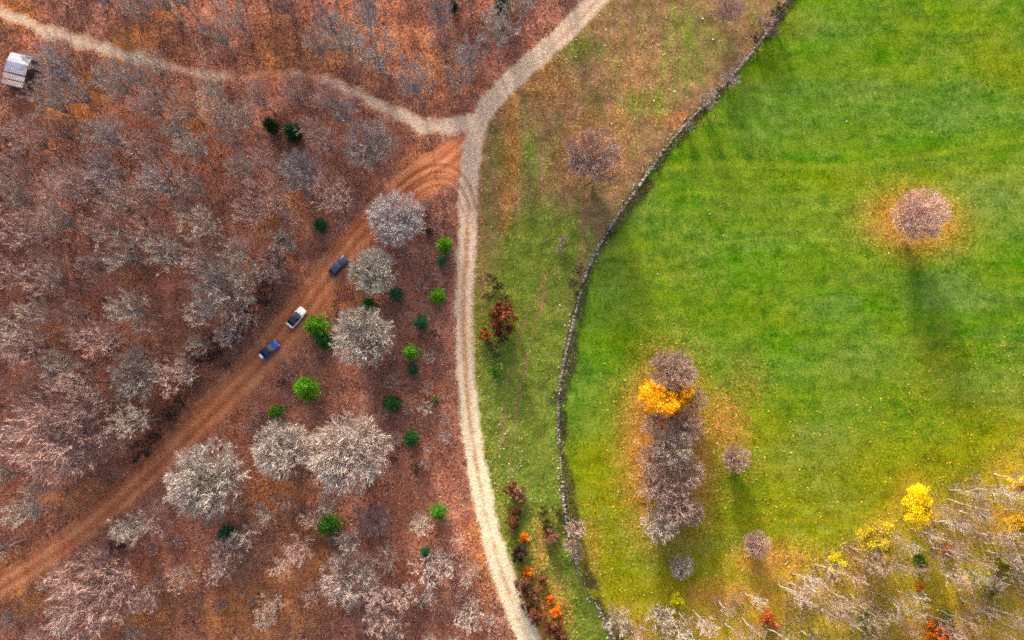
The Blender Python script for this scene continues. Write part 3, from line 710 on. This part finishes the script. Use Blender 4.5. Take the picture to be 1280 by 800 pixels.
wood([(-70, 260), (330, 260), (440, 250), (380, 360), (300, 460), (170, 590), (0, 700), (-70, 740)], 80, [K_TALL, K_TALL, K_PALE], ['pink', 'mauve', 'mauve', 'rose', 'grey', 'grey'], 2.5,
     'red wood', 'bare trees of the red wood', (20, 30))
wood([(-70, 860), (-70, 790), (90, 705), (200, 620), (330, 600), (500, 640), (600, 660), (640, 860)], 100, [K_TALL, K_PALE, K_PALE, K_SAPL], ['pink', 'grey', 'mauve', 'grey', 'rose', 'mauve'], 1.7,
     'wood below the dirt track', 'bare trees of the red wood', (15, 25), (0.7, 1.0))
wood([(560, 640), (420, 640), (470, 480), (430, 300), (520, 230), (570, 300), (560, 500)], 26, [K_SAPL], ['mauve', 'grey', 'pink', 'dark'], 1.2,
     'young wood', 'saplings by the gravel road', (18, 26), (0.8, 1.1), 'bare_sapling', 'sapling', 0.4)
wood([(775, 800), (800, 765), (880, 745), (960, 720), (1060, 680), (1190, 600), (1340, 530), (1340, 870), (775, 870)], 165, [K_BIRCH], ['mauve', 'umber', 'grey', 'umber'], 0.5,
     'birch wood', 'birch wood below the meadow', (22, 34), (0.65, 0.95), 'birch_tree')

# ---------------------------------------------------------------- shrubs
def shrubs(pts, tones, label, group, kind=K_BUSH, name='shrub', cat='shrub', hs=(0.8, 1.1)):
    for px, py, r in pts:
        tree(kind, name, px, py, r, random.choice(tones), label, cat, group, zc=0.5, hs=random.uniform(*hs), bark=BARK_BROWN)
OR, RU, DK, OL, PK = S(236, 128, 14), S(150, 78, 44), S(70, 52, 48), S(104, 100, 38), S(164, 112, 92)
shrubs([(660, 714, 8), (688, 750, 6), (696, 762, 9), (655, 672, 7)], [OR], 'bright orange leafed shrub between the gravel road and the wall', 'orange shrubs by the road')
tree(K_BUSH, 'shrub', 626, 396, 24, S(140, 80, 50), 'big russet shrub in the dark scrub beside the gravel road', 'shrub', zc=0.5, bark=BARK_BROWN, hs=1.2)
tree(K_BUSH, 'shrub', 607, 418, 9, S(196, 96, 40), 'small rust orange shrub touching the big russet one', 'shrub', zc=0.5, bark=BARK_BROWN)
tree(K_BUSH, 'shrub', 619, 462, 9, S(80, 130, 30), 'small green shrub below the dark scrub at the verge', 'shrub', zc=0.5, bark=BARK_BROWN)
shrubs([(640, 655, 10), (648, 690, 12), (655, 735, 12), (668, 745, 11), (672, 770, 12), (690, 785, 13), (660, 760, 8), (676, 725, 9), (644, 640, 9), (700, 795, 10), (640, 612, 10)], [S(132, 78, 52), S(118, 72, 52), S(128, 84, 66), DK], 'russet brown shrub in the strip beside the pale gravel road', 'russet shrubs by the road')
shrubs([(686, 655, 10), (690, 670, 11), (680, 640, 8), (650, 618, 11), (700, 640, 7)], [PK, RU, OL], 'mottled brown shrub on the green strip beside the wall', 'mottled shrubs on the verge')
shrubs([(614, 350, 10), (622, 360, 9), (610, 372, 9), (632, 372, 8), (616, 432, 10), (628, 425, 9), (622, 445, 7)], [DK, S(60, 58, 42)], 'dark twiggy shrub of the scrub beside the gravel road', 'dark scrub by the road', K_SAPL)
shrubs([(958, 30, 16), (972, 18, 14), (945, 48, 10), (966, 42, 9)], ['dark', 'mauve'], 'mauve twiggy bush at the top of the stone wall', 'bushes at the wall top', K_SAPL, 'bare_bush', 'bush')
shrubs([(912, 98, 16), (885, 126, 15), (862, 160, 9)], ['blue', 'grey'], 'spiky grey bush growing over the stone wall', 'spiky bushes over the wall', K_SAPL, 'bare_bush', 'bush')
shrubs([(699, 497, 11), (762, 290, 8)], ['dark'], 'dark twiggy bush against the stone wall', 'dark bushes at the wall', K_SAPL, 'bare_bush', 'bush')
shrubs([(720, 660, 15), (716, 680, 13), (722, 690, 11)], ['mauve', 'grey'], 'mauve bare bush where the wall is overgrown', 'bushes over the lower wall', K_SAPL, 'bare_bush', 'bush')
shrubs([(724, 340, 11), (716, 355, 9), (705, 300, 8), (700, 312, 7)], ['mauve', 'dark'], 'mauve brush beside the middle of the stone wall', 'brush beside the wall', K_SAPL, 'bare_bush', 'bush')
shrubs([(770, 775, 20), (790, 790, 16), (825, 770, 20)], ['mauve', 'grey'], 'grey bare bush at the wall end of the birch wood', 'bushes at the birch wood corner', K_SAPL, 'bare_bush', 'bush')
shrubs([(1185, 690, 8), (1150, 735, 6), (960, 775, 12), (1180, 800, 20)], [S(222, 124, 40), S(206, 110, 60)], 'orange leafed shrub on the floor of the birch wood', 'orange shrubs in the birch wood')
shrubs([(1185, 775, 10), (1150, 700, 12), (1250, 705, 12), (1080, 770, 12), (1240, 740, 9)], [S(90, 116, 20), S(120, 120, 20)], 'green shrub on the floor of the birch wood', 'green shrubs in the birch wood')
shrubs([(247, 450, 15), (240, 465, 13), (262, 445, 13), (225, 505, 15), (212, 520, 13), (180, 560, 16), (195, 545, 13), (275, 440, 8), (285, 455, 8), (232, 480, 8), (170, 575, 9)], ['dark'], 'dark bare bush on the hut side edge of the dirt track', 'dark brush along the dirt track', K_SAPL, 'bare_bush', 'bush')
shrubs([(305, 395, 18), (335, 350, 18), (345, 325, 16), (315, 400, 17), (295, 420, 15), (350, 305, 12), (325, 375, 15), (265, 425, 12)], ['dark'], 'dark bare bush in the brush beneath the wide grey tree', 'dark brush by the cars', K_SAPL, 'bare_bush', 'bush')
shrubs([(365, 470, 9), (355, 455, 9), (352, 480, 8), (325, 520, 10), (315, 535, 9), (180, 660, 9), (148, 680, 12)], ['dark', 'mauve'], 'brown bare bush on the lower edge of the dirt track', 'brush on the lower track edge', K_SAPL, 'bare_bush', 'bush')

# ---------------------------------------------------------------- stone wall
def stone_wall():
    root = link('stone_wall', None)
    a = WALL[:, :2]; seg = np.linalg.norm(np.diff(a, axis=0), axis=1); cum = np.concatenate([[0], np.cumsum(seg)])
    L = cum[-1]
    at = lambda s: np.array([np.interp(s, cum, a[:, 0]), np.interp(s, cum, a[:, 1])])
    root.location = (*at(L / 2), 0)
    ox, oy = root.location.x, root.location.y
    bm = bmesh.new(); bmesh.ops.create_icosphere(bm, subdivisions=1, radius=1.0)
    base = np.array([v.co[:] for v in bm.verts]); fi = np.array([[v.index for v in f.verts] for f in bm.faces]); bm.free()
    V, Fc, tone, nv = [], [], [], 0
    rg = np.random.default_rng(11)
    s = 0.0
    while s < L:
        w = rg.uniform(0.28, 0.6)
        c = at(s); t = at(min(s + 0.3, L)) - at(max(s - 0.3, 0)); t /= np.linalg.norm(t); nrm = np.array([-t[1], t[0]])
        low = 0.38 + 0.5 * vnoise(np.array([s / 9.0]), np.array([2.2]))[0]
        if vnoise(np.array([s / 3.0]), np.array([7.7]))[0] < 0.2: low *= 0.4
        rows = max(1, int(low / 0.24))
        gz = ground_z(*c)
        for r in range(rows):
            for side in ((-0.16, 0.16) if r < rows - 1 else (0.0,)):
                if rg.random() < (0.45 if r == rows - 1 else 0.1): continue
                p = c + nrm * (side * (1 - 0.12 * r) + rg.normal() * 0.05) + t * rg.normal() * 0.1
                sz = np.array([w * 0.58, rg.uniform(0.17, 0.25), rg.uniform(0.12, 0.19)])
                v = base * (1 + rg.normal(size=(len(base), 1)) * 0.13) * sz
                v = np.sign(v) * np.minimum(np.abs(v), sz * 0.82)
                an = math.atan2(t[1], t[0]) + rg.normal() * 0.25; ca, sa = math.cos(an), math.sin(an)
                v = np.column_stack([v[:, 0] * ca - v[:, 1] * sa, v[:, 0] * sa + v[:, 1] * ca, v[:, 2]])
                V.append(v + [p[0] - ox, p[1] - oy, gz + 0.08 + r * 0.23 + rg.normal() * 0.02]); Fc.append(fi + nv); nv += len(base)
                b = rg.uniform(0.4, 1.35); tone.append(np.tile([0.27 * b, 0.24 * b, 0.215 * b, 1], (len(fi), 1)))
        # tumbled stones beside the wall
        if rg.random() < 0.35:
            p = c + nrm * rg.choice([-1, 1]) * rg.uniform(0.5, 1.1)
            v = base * rg.uniform(0.12, 0.2) * (1 + rg.normal(size=(len(base), 1)) * 0.15)
            V.append(v + [p[0] - ox, p[1] - oy, ground_z(*p) + 0.06]); Fc.append(fi + nv); nv += len(base)
            b = rg.uniform(0.6, 1.1); tone.append(np.tile([0.44 * b, 0.4 * b, 0.37 * b, 1], (len(fi), 1)))
        s += w
    Fa = np.vstack(Fc)
    me = mesh_np('field_stones', np.vstack(V), Fa.ravel(), np.full(len(Fa), 3), M['stone'])
    cattr(me, 'tone', np.vstack(tone))
    o = link('field_stones', me, root); o['kind'] = 'stuff'
    tag(root, 'long low dry stone wall curving between the verge and the meadow', 'stone wall')
stone_wall()

# ---------------------------------------------------------------- cars
def prism(bm, pts):
    """closed solid from an upper and lower ring"""
    a = [bm.verts.new(p) for p in pts[0]]; b = [bm.verts.new(p) for p in pts[1]]
    n = len(a)
    for i in range(n): bm.faces.new((a[i], a[(i + 1) % n], b[(i + 1) % n], b[i]))
    bm.faces.new(a[::-1]); bm.faces.new(b)
def loft(stations):
    """rings of (x, [(y,z)...]) joined into a closed hull"""
    bm = bmesh.new(); rings = [[bm.verts.new((x, y, z)) for y, z in ring] for x, ring in stations]
    for a, b in zip(rings, rings[1:]):
        n = len(a)
        for i in range(n): bm.faces.new((a[i], a[(i + 1) % n], b[(i + 1) % n], b[i]))
    bm.faces.new(rings[0][::-1]); bm.faces.new(rings[-1])
    bmesh.ops.recalc_face_normals(bm, faces=bm.faces)
    return bm
def panel(corners, th=0.012):
    """thin slab standing proud of a surface"""
    c = [Vector(p) for p in corners]; n = (c[1] - c[0]).cross(c[2] - c[0]).normalized() * th
    bm = bmesh.new(); prism(bm, ([tuple(p - n * 0.3) for p in c], [tuple(p + n) for p in c]))
    bmesh.ops.recalc_face_normals(bm, faces=bm.faces)
    return bm
def box(bm, x0, x1, y0, y1, z0, z1):
    prism(bm, ([(x0, y0, z0), (x1, y0, z0), (x1, y1, z0), (x0, y1, z0)], [(x0, y0, z1), (x1, y0, z1), (x1, y1, z1), (x0, y1, z1)]))
GLASS = flat_material('car_glass', S(18, 26, 36), 0.08, 0, 0.6)
TYRE = flat_material('tyre_rubber', S(26, 26, 26), 0.85)
RIM = flat_material('alloy', S(150, 152, 156), 0.35, 0.8)
LAMP_W = flat_material('headlight_glass', S(210, 214, 220), 0.15)
LAMP_R = flat_material('taillight_glass', S(150, 12, 14), 0.2)
TRIM = flat_material('black_trim', S(24, 25, 28), 0.5)
def car(px, py, qx, qy, L, W, Hc, paint, roofmat, label, patch_mat=None, estate=0.0, rails=False, frame=None):
    """px,py is the tail and qx,qy the nose as they show"""
    x0, y0 = P(px, py, 0.8); x1, y1 = P(qx, qy, 0.8)
    root = link('parked_car', None)
    cx, cy = float(x0 + x1) / 2, float(y0 + y1) / 2
    root.location = (cx, cy, ground_z(cx, cy) + 0.0); root.rotation_euler = (0, 0, math.atan2(y1 - y0, x1 - x0))
    h, w = L / 2, W / 2
    belt = 0.62 * Hc
    def ring(wd, zb, zs, zt):
        return [(-wd * .86, zb), (-wd * .97, zb + .10), (-wd, (zb + zs) / 2), (-wd * .97, zs - .04), (-wd * .88, zs + (zt - zs) * .6), (-wd * .5, zt), (0, zt + .015), (wd * .5, zt),
                (wd * .88, zs + (zt - zs) * .6), (wd * .97, zs - .04), (wd, (zb + zs) / 2), (wd * .97, zb + .10), (wd * .86, zb)]
    hood = belt * 0.97
    st = [(-h, ring(w * .80, .36, belt * .78, belt * .84)), (-h + .10, ring(w * .92, .26, belt * .90, belt * .98)), (-h + .4, ring(w * .98, .22, belt * .96, belt * 1.02)), (-h * .45, ring(w, .20, belt, belt * 1.03)),
          (0, ring(w, .20, belt, belt * 1.03)), (h * .38, ring(w, .20, belt * .98, belt * 1.03)), (h * .62, ring(w * .99, .21, hood * .93, hood)), (h - .32, ring(w * .95, .24, hood * .84, hood * .91)), (h - .08, ring(w * .84, .28, hood * .72, hood * .78)), (h, ring(w * .70, .38, hood * .6, hood * .66))]
    bm_obj('body', loft(st), paint, root, True)
    # cabin: pillars and frame in body colour
    cb, ct = belt * 1.0, Hc
    rb, rf = -h * (0.80 + .1 * estate), h * .42
    tb, tf = -h * (0.52 + .24 * estate), h * .06
    wb, wt = w * .90, w * .76
    def crn(t, inset_b=0.0): return None
    bot = [(rb, -wb, cb), (rf, -wb, cb), (rf, wb, cb), (rb, wb, cb)]
    top = [(tb, -wt, ct - .04), (tf, -wt, ct - .04), (tf, wt, ct - .04), (tb, wt, ct - .04)]
    bm = bmesh.new(); prism(bm, (bot, top)); bmesh.ops.recalc_face_normals(bm, faces=bm.faces)
    bmesh.ops.bevel(bm, geom=list(bm.edges), offset=0.05, segments=2, affect='EDGES')
    bm_obj('cabin', bm, frame or paint, root)
    def lerp(a, b, t): return tuple(a[i] + (b[i] - a[i]) * t for i in range(3))
    def win(b0, b1, t1, t0, m=(.06, .94, .08, .92)):
        f = lambda u, v: lerp(lerp(b0, b1, u), lerp(t0, t1, u), v)
        return [f(m[0], m[2]), f(m[1], m[2]), f(m[1], m[3]), f(m[0], m[3])]
    bm_obj('windscreen', panel(win(bot[1], bot[2], top[2], top[1])), GLASS, root)
    bm_obj('rear_window', panel(win(bot[3], bot[0], top[0], top[3])), GLASS, root)
    for u in ((.05, .46), (.52, .95)):
        bm_obj('side_window', panel(win(bot[0], bot[1], top[1], top[0], (*u, .12, .9))), GLASS, root)
        bm_obj('side_window', panel(win(bot[2], bot[3], top[3], top[2], (*u, .12, .9))), GLASS, root)
    n = 7; ys = np.linspace(-1, 1, n)
    stt = [(x, [(y * wt * k, z + .045 * (1 - y * y)) for y in ys] + [(wt * k, z - .05), (-wt * k, z - .05)]) for x, z, k in ((tb - .05, ct - .06, .93), (tb + .15, ct - .03, 1.0), ((tb + tf) / 2, ct - .01, 1.01), (tf - .12, ct - .03, 1.0), (tf + .03, ct - .06, .94))]
    rf_o = bm_obj('roof', loft(stt), roofmat, root, True)
    if rails:
        for s in (-1, 1):
            bm = bmesh.new(); box(bm, tb + .1, tf - .1, s * wt * .9 - .02, s * wt * .9 + .02, ct - .02, ct + .05); bm_obj('roof_rail', bm, RIM, rf_o)
    for sx in (-.60, .62):
        for s in (-1, 1):
            bm = bmesh.new(); bmesh.ops.create_cone(bm, cap_ends=True, segments=20, radius1=.33, radius2=.33, depth=.22, matrix=Matrix.Translation((h * sx, s * (w - .09), .33)) @ Matrix.Rotation(math.pi / 2, 4, 'X'))
            wh = bm_obj('tyre', bm, TYRE, root)
            bm = bmesh.new(); bmesh.ops.create_cone(bm, cap_ends=True, segments=14, radius1=.21, radius2=.19, depth=.03, matrix=Matrix.Translation((h * sx, s * (w + .026), .33)) @ Matrix.Rotation(math.pi / 2, 4, 'X'))
            bm_obj('rim', bm, RIM, wh)
    for s in (-1, 1):
        bm = bmesh.new(); box(bm, h - .42, h - .02, s * w * .58, s * w * .86, hood * .66, hood * .80)
        if s < 0: bmesh.ops.recalc_face_normals(bm, faces=bm.faces)
        bm_obj('headlight', bm, LAMP_W, root)
        bm = bmesh.new(); box(bm, -h - .005, -h + .22, min(s * w * .62, s * w * .9), max(s * w * .62, s * w * .9), belt * .74, belt * .93); bm_obj('taillight', bm, LAMP_R, root)
        bm = bmesh.new(); box(bm, h * .30, h * .30 + .14, min(s * w * .95, s * (w + .17)), max(s * w * .95, s * (w + .17)), belt, belt + .15); bmesh.ops.bevel(bm, geom=list(bm.edges), offset=.03, segments=1, affect='EDGES'); bm_obj('wing_mirror', bm, paint, root)
    bm = bmesh.new(); box(bm, h - .12, h + .03, -w * .7, w * .7, .26, .40); bm_obj('front_bumper', bm, TRIM, root)
    bm = bmesh.new(); box(bm, -h - .03, -h + .12, -w * .75, w * .75, .28, .42); bm_obj('rear_bumper', bm, TRIM, root)
    if patch_mat:  # flat raised patch across the tail in its own colour
        bm = bmesh.new(); box(bm, -h + .02, rb + .12, -w * .55, w * .55, belt * 1.0, belt * 1.08)
        bmesh.ops.bevel(bm, geom=list(bm.edges), offset=.03, segments=1, affect='EDGES')
        tag(bm_obj('tail_patch', bm, patch_mat, root), 'white patch across the tail')
    tag(root, label, 'car', 'cars parked on the dirt track')
P_BLACK = flat_material('black_paint', S(30, 56, 92), 0.3, 0.2, 0.5, .1, coat=.6)
P_WHITE = flat_material('white_paint', S(242, 242, 240), 0.35, 0, 0.5, .03, coat=.6)
P_BLUE = flat_material('blue_paint', S(24, 84, 168), 0.3, 0.2, 0.5, .1, coat=.6)
R_DARK = flat_material('dark_roof', S(24, 40, 58), 0.3, 0, 0.5, .1)
car(414, 342, 432, 322, 4.75, 1.98, 1.66, P_BLACK, P_BLACK, 'black car with roof rails beside a small pale bare tree', estate=.8, rails=True)
car(361.5, 407, 379, 386.5, 4.7, 1.96, 1.55, P_WHITE, R_DARK, 'white car with a black roof beside a bright green pine', frame=R_DARK, estate=.3)
car(326.5, 446, 346.5, 428.5, 4.55, 1.95, 1.55, P_BLUE, R_DARK, 'blue car with dark roof and a white patch at the tail', patch_mat=P_WHITE, frame=R_DARK)

# ---------------------------------------------------------------- hut
def hut():
    c = [P(*p, 2.7) for p in ((10, 65), (38, 70), (28, 110), (2, 102))]
    c = [Vector((float(a), float(b), 0)) for a, b in c]
    mid = sum(c, Vector()) / 4
    ax = ((c[1] - c[0]) + (c[2] - c[3])).normalized()              # across
    wd = ((c[1] - c[0]).length + (c[2] - c[3]).length) / 2; ln = ((c[3] - c[0]).length + (c[2] - c[1]).length) / 2
    root = link('wooden_hut', None); root.location = (mid.x, mid.y, ground_z(mid.x, mid.y)); root.rotation_euler = (0, 0, math.atan2(ax.y, ax.x))
    wood_m = flat_material('hut_boards', S(96, 76, 62), .9, var=.3, scale=3)
    sheet_m = flat_material('roof_sheet_metal', S(176, 176, 190), .45, .3, .5, .16, 1.6)
    old_m = flat_material('old_roof_sheet', S(188, 172, 170), .7, 0, .3, .28, 2.4)
    a, b = wd / 2 - .25, ln / 2 - .25
    for nm, x0, x1, y0, y1 in (('wall', -a, a, b - .1, b), ('wall', -a, a, -b, -b + .1), ('wall', -a, -a + .1, -b + .1, b - .1), ('wall', a - .1, a, -b + .1, b - .1)):
        bm = bmesh.new(); box(bm, x0, x1, y0, y1, -.3, 2.15); wl = bm_obj(nm, bm, wood_m, root)
    bm = bmesh.new(); box(bm, a, a + .04, -.5, .4, 0.02, 1.9); dr = bm_obj('door', bm, flat_material('door_boards', S(70, 54, 44), .9, var=.25), root)
    bm = bmesh.new(); box(bm, a + .04, a + .09, .22, .28, .95, 1.05); bm_obj('handle', bm, RIM, dr)
    def sheet(y0, y1, z0, z1, m, ridge=.035):
        xs = np.linspace(-wd / 2, wd / 2, 49); bm = bmesh.new(); rows = []
        for y, z in ((y0, z0), (y1, z1)):
            rows.append([bm.verts.new((x, y, z + ridge * math.cos(i * math.pi / 2))) for i, x in enumerate(xs)]); rows.append([bm.verts.new((x, y, z - .03 + ridge * math.cos(i * math.pi / 2))) for i, x in enumerate(xs)])
        for i in range(48):
            bm.faces.new((rows[0][i], rows[0][i + 1], rows[2][i + 1], rows[2][i])); bm.faces.new((rows[1][i + 1], rows[1][i], rows[3][i], rows[3][i + 1]))
        bmesh.ops.recalc_face_normals(bm, faces=bm.faces)
        return bm_obj('roof_sheet', bm, m, root)
    l2 = ln / 2
    sheet(l2, l2 - ln * .30, 2.60, 2.88, sheet_m); sheet(l2 - ln * .30 - .02, l2 - ln * .62, 2.90, 2.62, sheet_m)
    sheet(l2 - ln * .66, l2 - ln * .82, 2.56, 2.42, old_m); sheet(l2 - ln * .85, -l2, 2.40, 2.26, old_m)
    for k in range(4):
        bm = bmesh.new(); y = l2 - ln * (.1 + .26 * k); box(bm, -wd / 2 + .1, wd / 2 - .1, y - .05, y + .05, 2.12, 2.24); bm_obj('rafter', bm, wood_m, root)
    bm = bmesh.new(); box(bm, -a, a, -b, b, 2.15, 2.22); bm_obj('ceiling_boards', bm, wood_m, root)
    tag(root, 'small hut with a grey patched sheet roof beside the forest path', 'hut')
hut()

# ---------------------------------------------------------------- pale stones lying on the verge and meadow
bm = bmesh.new(); bmesh.ops.create_icosphere(bm, subdivisions=1, radius=1.0)
for v in bm.verts: v.co *= random.uniform(.8, 1.15)
bm.transform(Matrix.Diagonal((1.2, .9, .6, 1)))
stone_me = bpy.data.meshes.new('pale_stone'); bm.to_mesh(stone_me); bm.free()
stone_me.materials.append(flat_material('limestone', S(214, 208, 196), .9, var=.15, scale=5))
for px, py, r in [(878, 24, .42), (891, 50, .38), (843, 115, .36), (817, 127, .4), (833, 22, .3), (772, 24, .3), (788, 22, .28), (658, 197, .3), (697, 70, .28), (1058, 152, .34), (887, 268, .3), (904, 295, .26), (822, 343, .3), (700, 382, .4), (706, 407, .36), (1165, 165, .25), (683, 125, .25), (810, 60, .25)]:
    x, y = map(float, P(px, py)); o = link('pale_stone', stone_me); o.location = (x, y, ground_z(x, y) + r * .25); o.scale = (r * .5, r * .5, r * .5); o.rotation_euler = (0, 0, random.uniform(0, 6))
    tag(o, 'pale stone lying in the short grass', 'stone', 'pale stones in the grass')

# ---------------------------------------------------------------- uncountable cover: fallen leaves, grass, brush, grit
def scatter(n, keep, size, tones, flat, name, label, lift=0.03, aspect=.7, batch=400000):
    rg = np.random.default_rng(abs(hash(name)) % 1000 if False else len(name) * 17)
    idx = rg.integers(0, len(quads), n * 6)
    q = quads[idx]; x = XX[q[:, 0]] + rg.random(len(q)) * STEP; y = YY[q[:, 0]] + rg.random(len(q)) * STEP
    k = keep(q[:, 0], x, y)
    sel = rg.random(len(q)) < k
    x, y, q = x[sel][:n], y[sel][:n], q[sel][:n]
    z = ZZ[q].mean(1); m = len(x)
    tilt = flat
    u = rg.normal(size=(m, 3)); u[:, 2] *= tilt; u = unit(u)
    w = rg.normal(size=(m, 3)); w[:, 2] *= tilt; v = unit(np.cross(np.cross(u, w), u))
    s = (size * rg.uniform(.5, 1.3, m))[:, None]
    c = np.column_stack([x, y, z + lift + s[:, 0] * tilt * .6])
    V = np.stack([c - u * s, c + v * s * aspect, c + u * s, c - v * s * aspect], 1).reshape(-1, 3)
    me = mesh_np(name, V, np.arange(4 * m), np.full(m, 4), M['scatter'])
    t = np.array(tones)[rg.integers(0, len(tones), m)] * rg.uniform(.7, 1.2, (m, 1)); t[:, 3] = 1
    cattr(me, 'tone', t)
    tag(link(name, me), label, None, None, 'stuff')
hard = lambda i: (F['road'][i] > -.2) | (F['path'][i] > -.2)
onview = lambda i: (pxx[i] > -60) & (pxx[i] < 1340) & (pyy[i] > -60) & (pyy[i] < 860)
scatter(150000, lambda i, x, y: onview(i) * (~hard(i)) * ((F['east'][i] < 0) * np.where(F['track'][i] > 0.4, .05, .8)) * (0.25 + vnoise(x / 6, y / 6)), 0.15,
        [S(162, 96, 62), S(138, 74, 48), S(186, 124, 84), S(108, 60, 46), S(184, 148, 128), S(84, 54, 48), S(196, 124, 60)], 0.4, 'fallen_leaves', 'russet fallen leaves on the forest floor')
scatter(42000, lambda i, x, y: onview(i) * (~hard(i)) * (F['east'][i] > 0) * np.clip(A['litter'][i] * 1.3 - .1 + .35 * A['birch'][i], 0, 1), 0.14,
        [S(214, 140, 62), S(190, 110, 50), S(226, 176, 110), S(160, 90, 50), S(206, 160, 60)], 0.4, 'orange_leaves', 'orange fallen leaves strewn on the grass')
scatter(110000, lambda i, x, y: onview(i) * (F['wall'][i] > .6) * (F['birch'][i] < 3) * (.35 + .65 * vnoise(x / 4, y / 4)) * (1 - .7 * np.clip(A['litter'][i], 0, 1)), 0.14,
        [S(56, 98, 2), S(71, 110, 5), S(38, 76, 2), S(96, 122, 22), S(80, 98, 34), S(48, 86, 4)], 1.2, 'meadow_grass', 'short bright green meadow grass', 0.02, .3)
scatter(60000, lambda i, x, y: onview(i) * (~hard(i)) * (F['east'][i] > .3) * ((F['wall'][i] < -.4) | (F['birch'][i] > 0)) * .8, 0.15,
        [S(120, 136, 50), S(150, 120, 70), S(170, 144, 100), S(90, 104, 36), S(128, 92, 60), S(196, 184, 150)], 1.2, 'verge_grass', 'rough grass of the verge and the birch wood', 0.02, .3)
scatter(9000, lambda i, x, y: onview(i) * (F['east'][i] > 2.3) * (F['wall'][i] < -1) * ((pyy[i] > 420) * (pyy[i] < 640) * (F['east'][i] < 9) * .8 + .06), 0.10,
        [S(216, 214, 196), S(190, 190, 176), S(230, 226, 210)], 0.3, 'white_flower_heads', 'pale seed heads on the verge', 0.12, .9)
scatter(16000, lambda i, x, y: onview(i) * np.clip(F['road'][i] * .8, 0, 1), 0.07, [S(226, 212, 184), S(196, 180, 152), S(150, 136, 112), S(240, 232, 214)], 0.4, 'road_grit', 'loose grit on the gravel road', 0.02, .9)
def brush():
    rg = np.random.default_rng(77); B = Ribbons(); cols = []
    idx = rg.integers(0, len(XX), 170000)
    x, y = XX[idx] + rg.random(len(idx)) * .5, YY[idx] + rg.random(len(idx)) * .5
    k = onview(idx) * (np.maximum.reduce([F['road'][idx], F['path'][idx], F['track'][idx], F['spur2'][idx]]) < -.6) * ((F['east'][idx] < -1.5) | (F['birch'][idx] > 2)) * smooth(.38, .7, vnoise(x / 7 + 3, y / 7 + 8)) 
    s = rg.random(len(idx)) < k * .75; x, y, z = x[s], y[s], ZZ[idx][s]
    n, per = len(x), 9
    o = np.repeat(np.column_stack([x, y, z - .05]), per, 0)
    h = np.repeat(rg.uniform(.5, 2.0, n), per)
    d = unit(rg.normal(size=(n * per, 3)) * [.6, .6, .2] + [0, 0, .8])
    off = rg.random(n * per)[:, None] * d * h[:, None] * .5
    o = o + off
    e = o + unit(d + rg.normal(size=d.shape) * .3) * (h * rg.uniform(.4, .8, n * per))[:, None]
    B.tris(o, e, np.full(n * per, .045), rg, rg.random(n * per))
    me = B.mesh('undergrowth', M['twig'])
    ob = link('undergrowth', me); ob.color = S(160, 130, 122); tag(ob, 'thin bare twigs of undergrowth across the wood floor', None, None, 'stuff')
brush()
def brambles():
    rg = np.random.default_rng(78); B = Ribbons()
    cand = np.nonzero((F['wall'] > -.9) & (F['wall'] < 2.2) & onview(np.arange(len(XX))))[0]
    idx = rg.choice(cand, 15000)
    x, y = XX[idx] + rg.random(len(idx)) * .5, YY[idx] + rg.random(len(idx)) * .5
    wd = .3 + 2.0 * vnoise(x / 6 + 5, y / 6) ** 1.5
    k = np.where(F['wall'][idx] > 0, F['wall'][idx] < wd + .4, F['wall'][idx] > -wd * .5) * (vnoise(x / 3.3, y / 3.3) > .22)
    sel = k > 0; x, y, z = x[sel], y[sel], ZZ[idx][sel]; n, per = len(x), 8
    o = np.repeat(np.column_stack([x, y, z - .05]), per, 0); h = np.repeat(rg.uniform(.3, .95, n), per)
    d = unit(rg.normal(size=(n * per, 3)) * [.8, .8, .3] + [0, 0, .5]); o = o + rg.random(n * per)[:, None] * d * h[:, None] * .4
    B.tris(o, o + unit(d + rg.normal(size=d.shape) * .4) * (h * rg.uniform(.4, .8, n * per))[:, None], np.full(n * per, .05), rg, rg.random(n * per))
    ob = link('brambles', B.mesh('brambles', M['twig'])); ob.color = S(122, 110, 74); tag(ob, 'dark brambles and weeds along the foot of the stone wall', None, None, 'stuff')
brambles()
print('trees', n_tree, 'tris', sum(len(m.polygons) for m in bpy.data.meshes))
